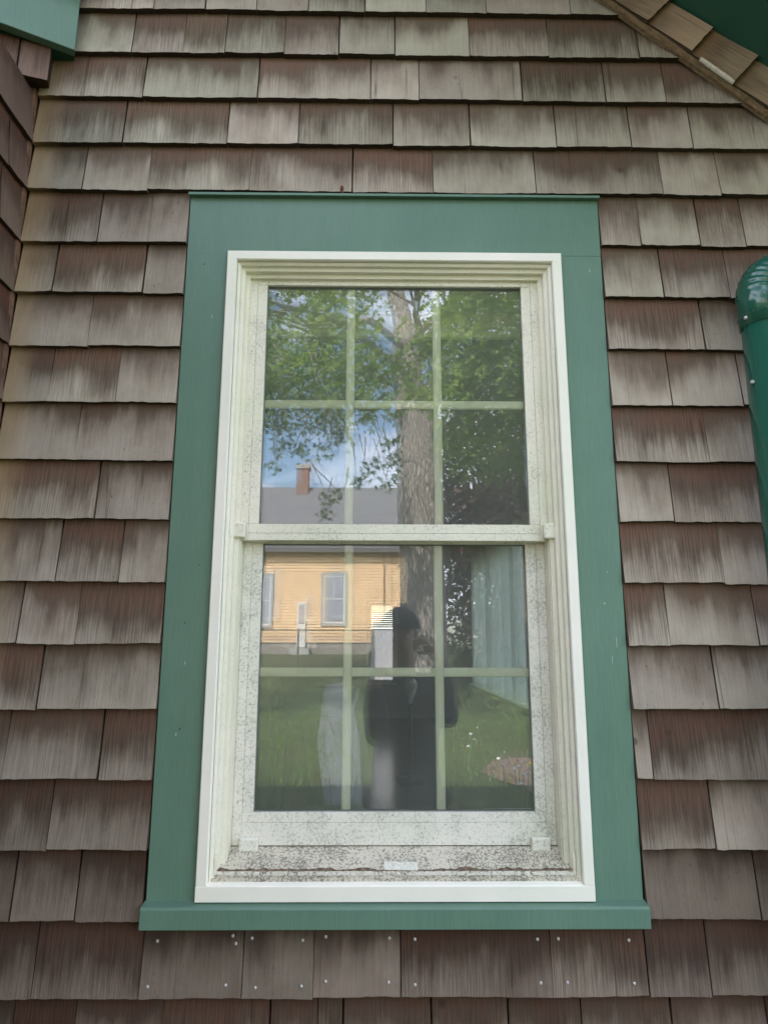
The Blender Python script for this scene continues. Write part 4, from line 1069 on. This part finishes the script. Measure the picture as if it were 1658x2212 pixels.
# left hand: fingers come up behind the phone's lower edge; right hand: open, fingers curled inwards beside the face
for nm in ('L', 'R'):
    for k in range(4):
        ln = (.9, 1., .94, .76)[k]
        if nm == 'L':
            f0 = Vector((.010-.020*k, -1.462, .415)); f1 = f0+Vector((.001, .014, .014))*ln; f2 = f1+Vector((0, .016, .018))*ln; f3 = f2+Vector((-.002, -.002, .018))*ln
        else:
            f0 = Vector((.212+.012*k-.02, -1.648, .505-.016*k)); f1 = f0+Vector((-.030, .010, .014))*ln; f2 = f1+Vector((-.024, .010, -.004))*ln; f3 = f2+Vector((-.014, .006, -.012))*ln
        for q, (p, r) in enumerate(((f0, .0095), (f1, .009), (f2, .008), (f3, .007))): J[f'{nm}{k}{q}'] = (tuple(p), r)
        Ed += [('palm'+nm, f'{nm}{k}0'), (f'{nm}{k}0', f'{nm}{k}1'), (f'{nm}{k}1', f'{nm}{k}2'), (f'{nm}{k}2', f'{nm}{k}3')]
    if nm == 'L': t0 = Vector((-.052, -1.468, .405)); t1 = t0+Vector((-.012, 0, .028)); t2 = t1+Vector((.002, .003, .028))
    else: t0 = Vector((.196, -1.655, .455)); t1 = t0+Vector((-.024, .006, -.004)); t2 = t1+Vector((-.020, .006, .004))
    for q, (p, r) in enumerate(((t0, .012), (t1, .010), (t2, .008))): J[f'{nm}t{q}'] = (tuple(p), r)
    Ed += [('palm'+nm, f'{nm}t0'), (f'{nm}t0', f'{nm}t1'), (f'{nm}t1', f'{nm}t2')]
body = skin('body', J, Ed, SKINM, per)
JJ = {k: (J[k][0], (J[k][1]+.022) if not hasattr(J[k][1], '__len__') else .03) for k in ('pelvis', 'spine', 'chest', 'neck0', 'shL', 'elL', 'wrL', 'shR', 'elR', 'wrR')}
JJ['hem'] = ((px_+.01, py_, -.52), .20); JJ['pelvis'] = ((px_+.005, py_, -.24), .185); JJ['spine'] = ((px_, py_, -.02), .165)
EJ = [('pelvis', 'spine'), ('spine', 'chest'), ('chest', 'neck0'), ('chest', 'shL'), ('shL', 'elL'), ('elL', 'wrL'), ('chest', 'shR'), ('shR', 'elR'), ('elR', 'wrR'), ('pelvis', 'hem')]
skin('jacket', JJ, EJ, CLOTH, per)
JT = {k: (J[k][0], J[k][1]+.02) for k in ('pelvis', 'hipL', 'knL', 'anL', 'hipR', 'knR', 'anR')}
skin('trousers', JT, [('pelvis', 'hipL'), ('hipL', 'knL'), ('knL', 'anL'), ('pelvis', 'hipR'), ('hipR', 'knR'), ('knR', 'anR')], TROU, per)
bm = bmesh.new(); bmesh.ops.create_uvsphere(bm, u_segments=24, v_segments=14, radius=.108, matrix=Matrix.Translation(hd+Vector((0, -.01, .055))) @ Matrix.Diagonal((.92, 1.05, .95, 1)))
for v in list(bm.verts):
    if v.co.z < hd.z+.05: v.co.z = hd.z+.05
box(bm, hd.x-.075, hd.x+.075, hd.y+.05, hd.y+.17, hd.z+.048, hd.z+.058); obj('cap', bm, CLOTH, per, smooth=False)
bm = bmesh.new(); bmesh.ops.create_uvsphere(bm, u_segments=20, v_segments=12, radius=.10, matrix=Matrix.Translation(hd+Vector((0, -.03, -.0))) @ Matrix.Diagonal((.93, .9, 1.05, 1)))
obj('hair', bm, flat('dark_hair', (.02, .015, .012), .6), per, smooth=True)
FACE = flat('eye_white', (.7, .7, .7), .3)
bm = bmesh.new(); prism(bm, [(hd.y+.075, hd.z-.03), (hd.y+.108, hd.z-.028), (hd.y+.082, hd.z+.02)], hd.x-.012, hd.x+.012); obj('nose', bm, SKINM, per, bevel=.004)
for sx in (-1, 1):
    bm = bmesh.new(); bmesh.ops.create_uvsphere(bm, u_segments=12, v_segments=8, radius=.012, matrix=Matrix.Translation(hd+Vector((sx*.032, .075, .015)))); obj('eye', bm, FACE, per, smooth=True)
    bm = bmesh.new(); bmesh.ops.create_uvsphere(bm, u_segments=12, v_segments=8, radius=.03, matrix=Matrix.Translation(hd+Vector((sx*.088, -.01, -.005))) @ Matrix.Diagonal((.3, .6, 1, 1))); obj('ear', bm, SKINM, per, smooth=True)
bm = bmesh.new(); bmesh.ops.create_uvsphere(bm, u_segments=12, v_segments=8, radius=.022, matrix=Matrix.Translation(hd+Vector((0, .074, -.055))) @ Matrix.Diagonal((1, .4, .25, 1))); obj('mouth', bm, flat('lips', (.35, .14, .12), .5), per, smooth=True)

ph = thing('phone', (-.02, CY-.02, .43), 'grey phone held up by the person towards the window', 'phone')
obj('case', bbox(-.058, .017, CY-.020, CY-.011, .425, .585), flat('grey_phone_back', (.17, .17, .175), .4, var=.02), ph, bevel=.003)
for dz in (.030, -.030):
    bm = bmesh.new(); bmesh.ops.create_cone(bm, cap_ends=True, segments=24, radius1=.007, radius2=.007, depth=.0015, matrix=Matrix.Translation((CX+.018, CY-.0105, CZ+dz)) @ Matrix.Rotation(rad(90), 4, 'X'))
    obj('camera_ring', bm, flat('black_lens', (.01, .01, .012), .1, .8), ph)
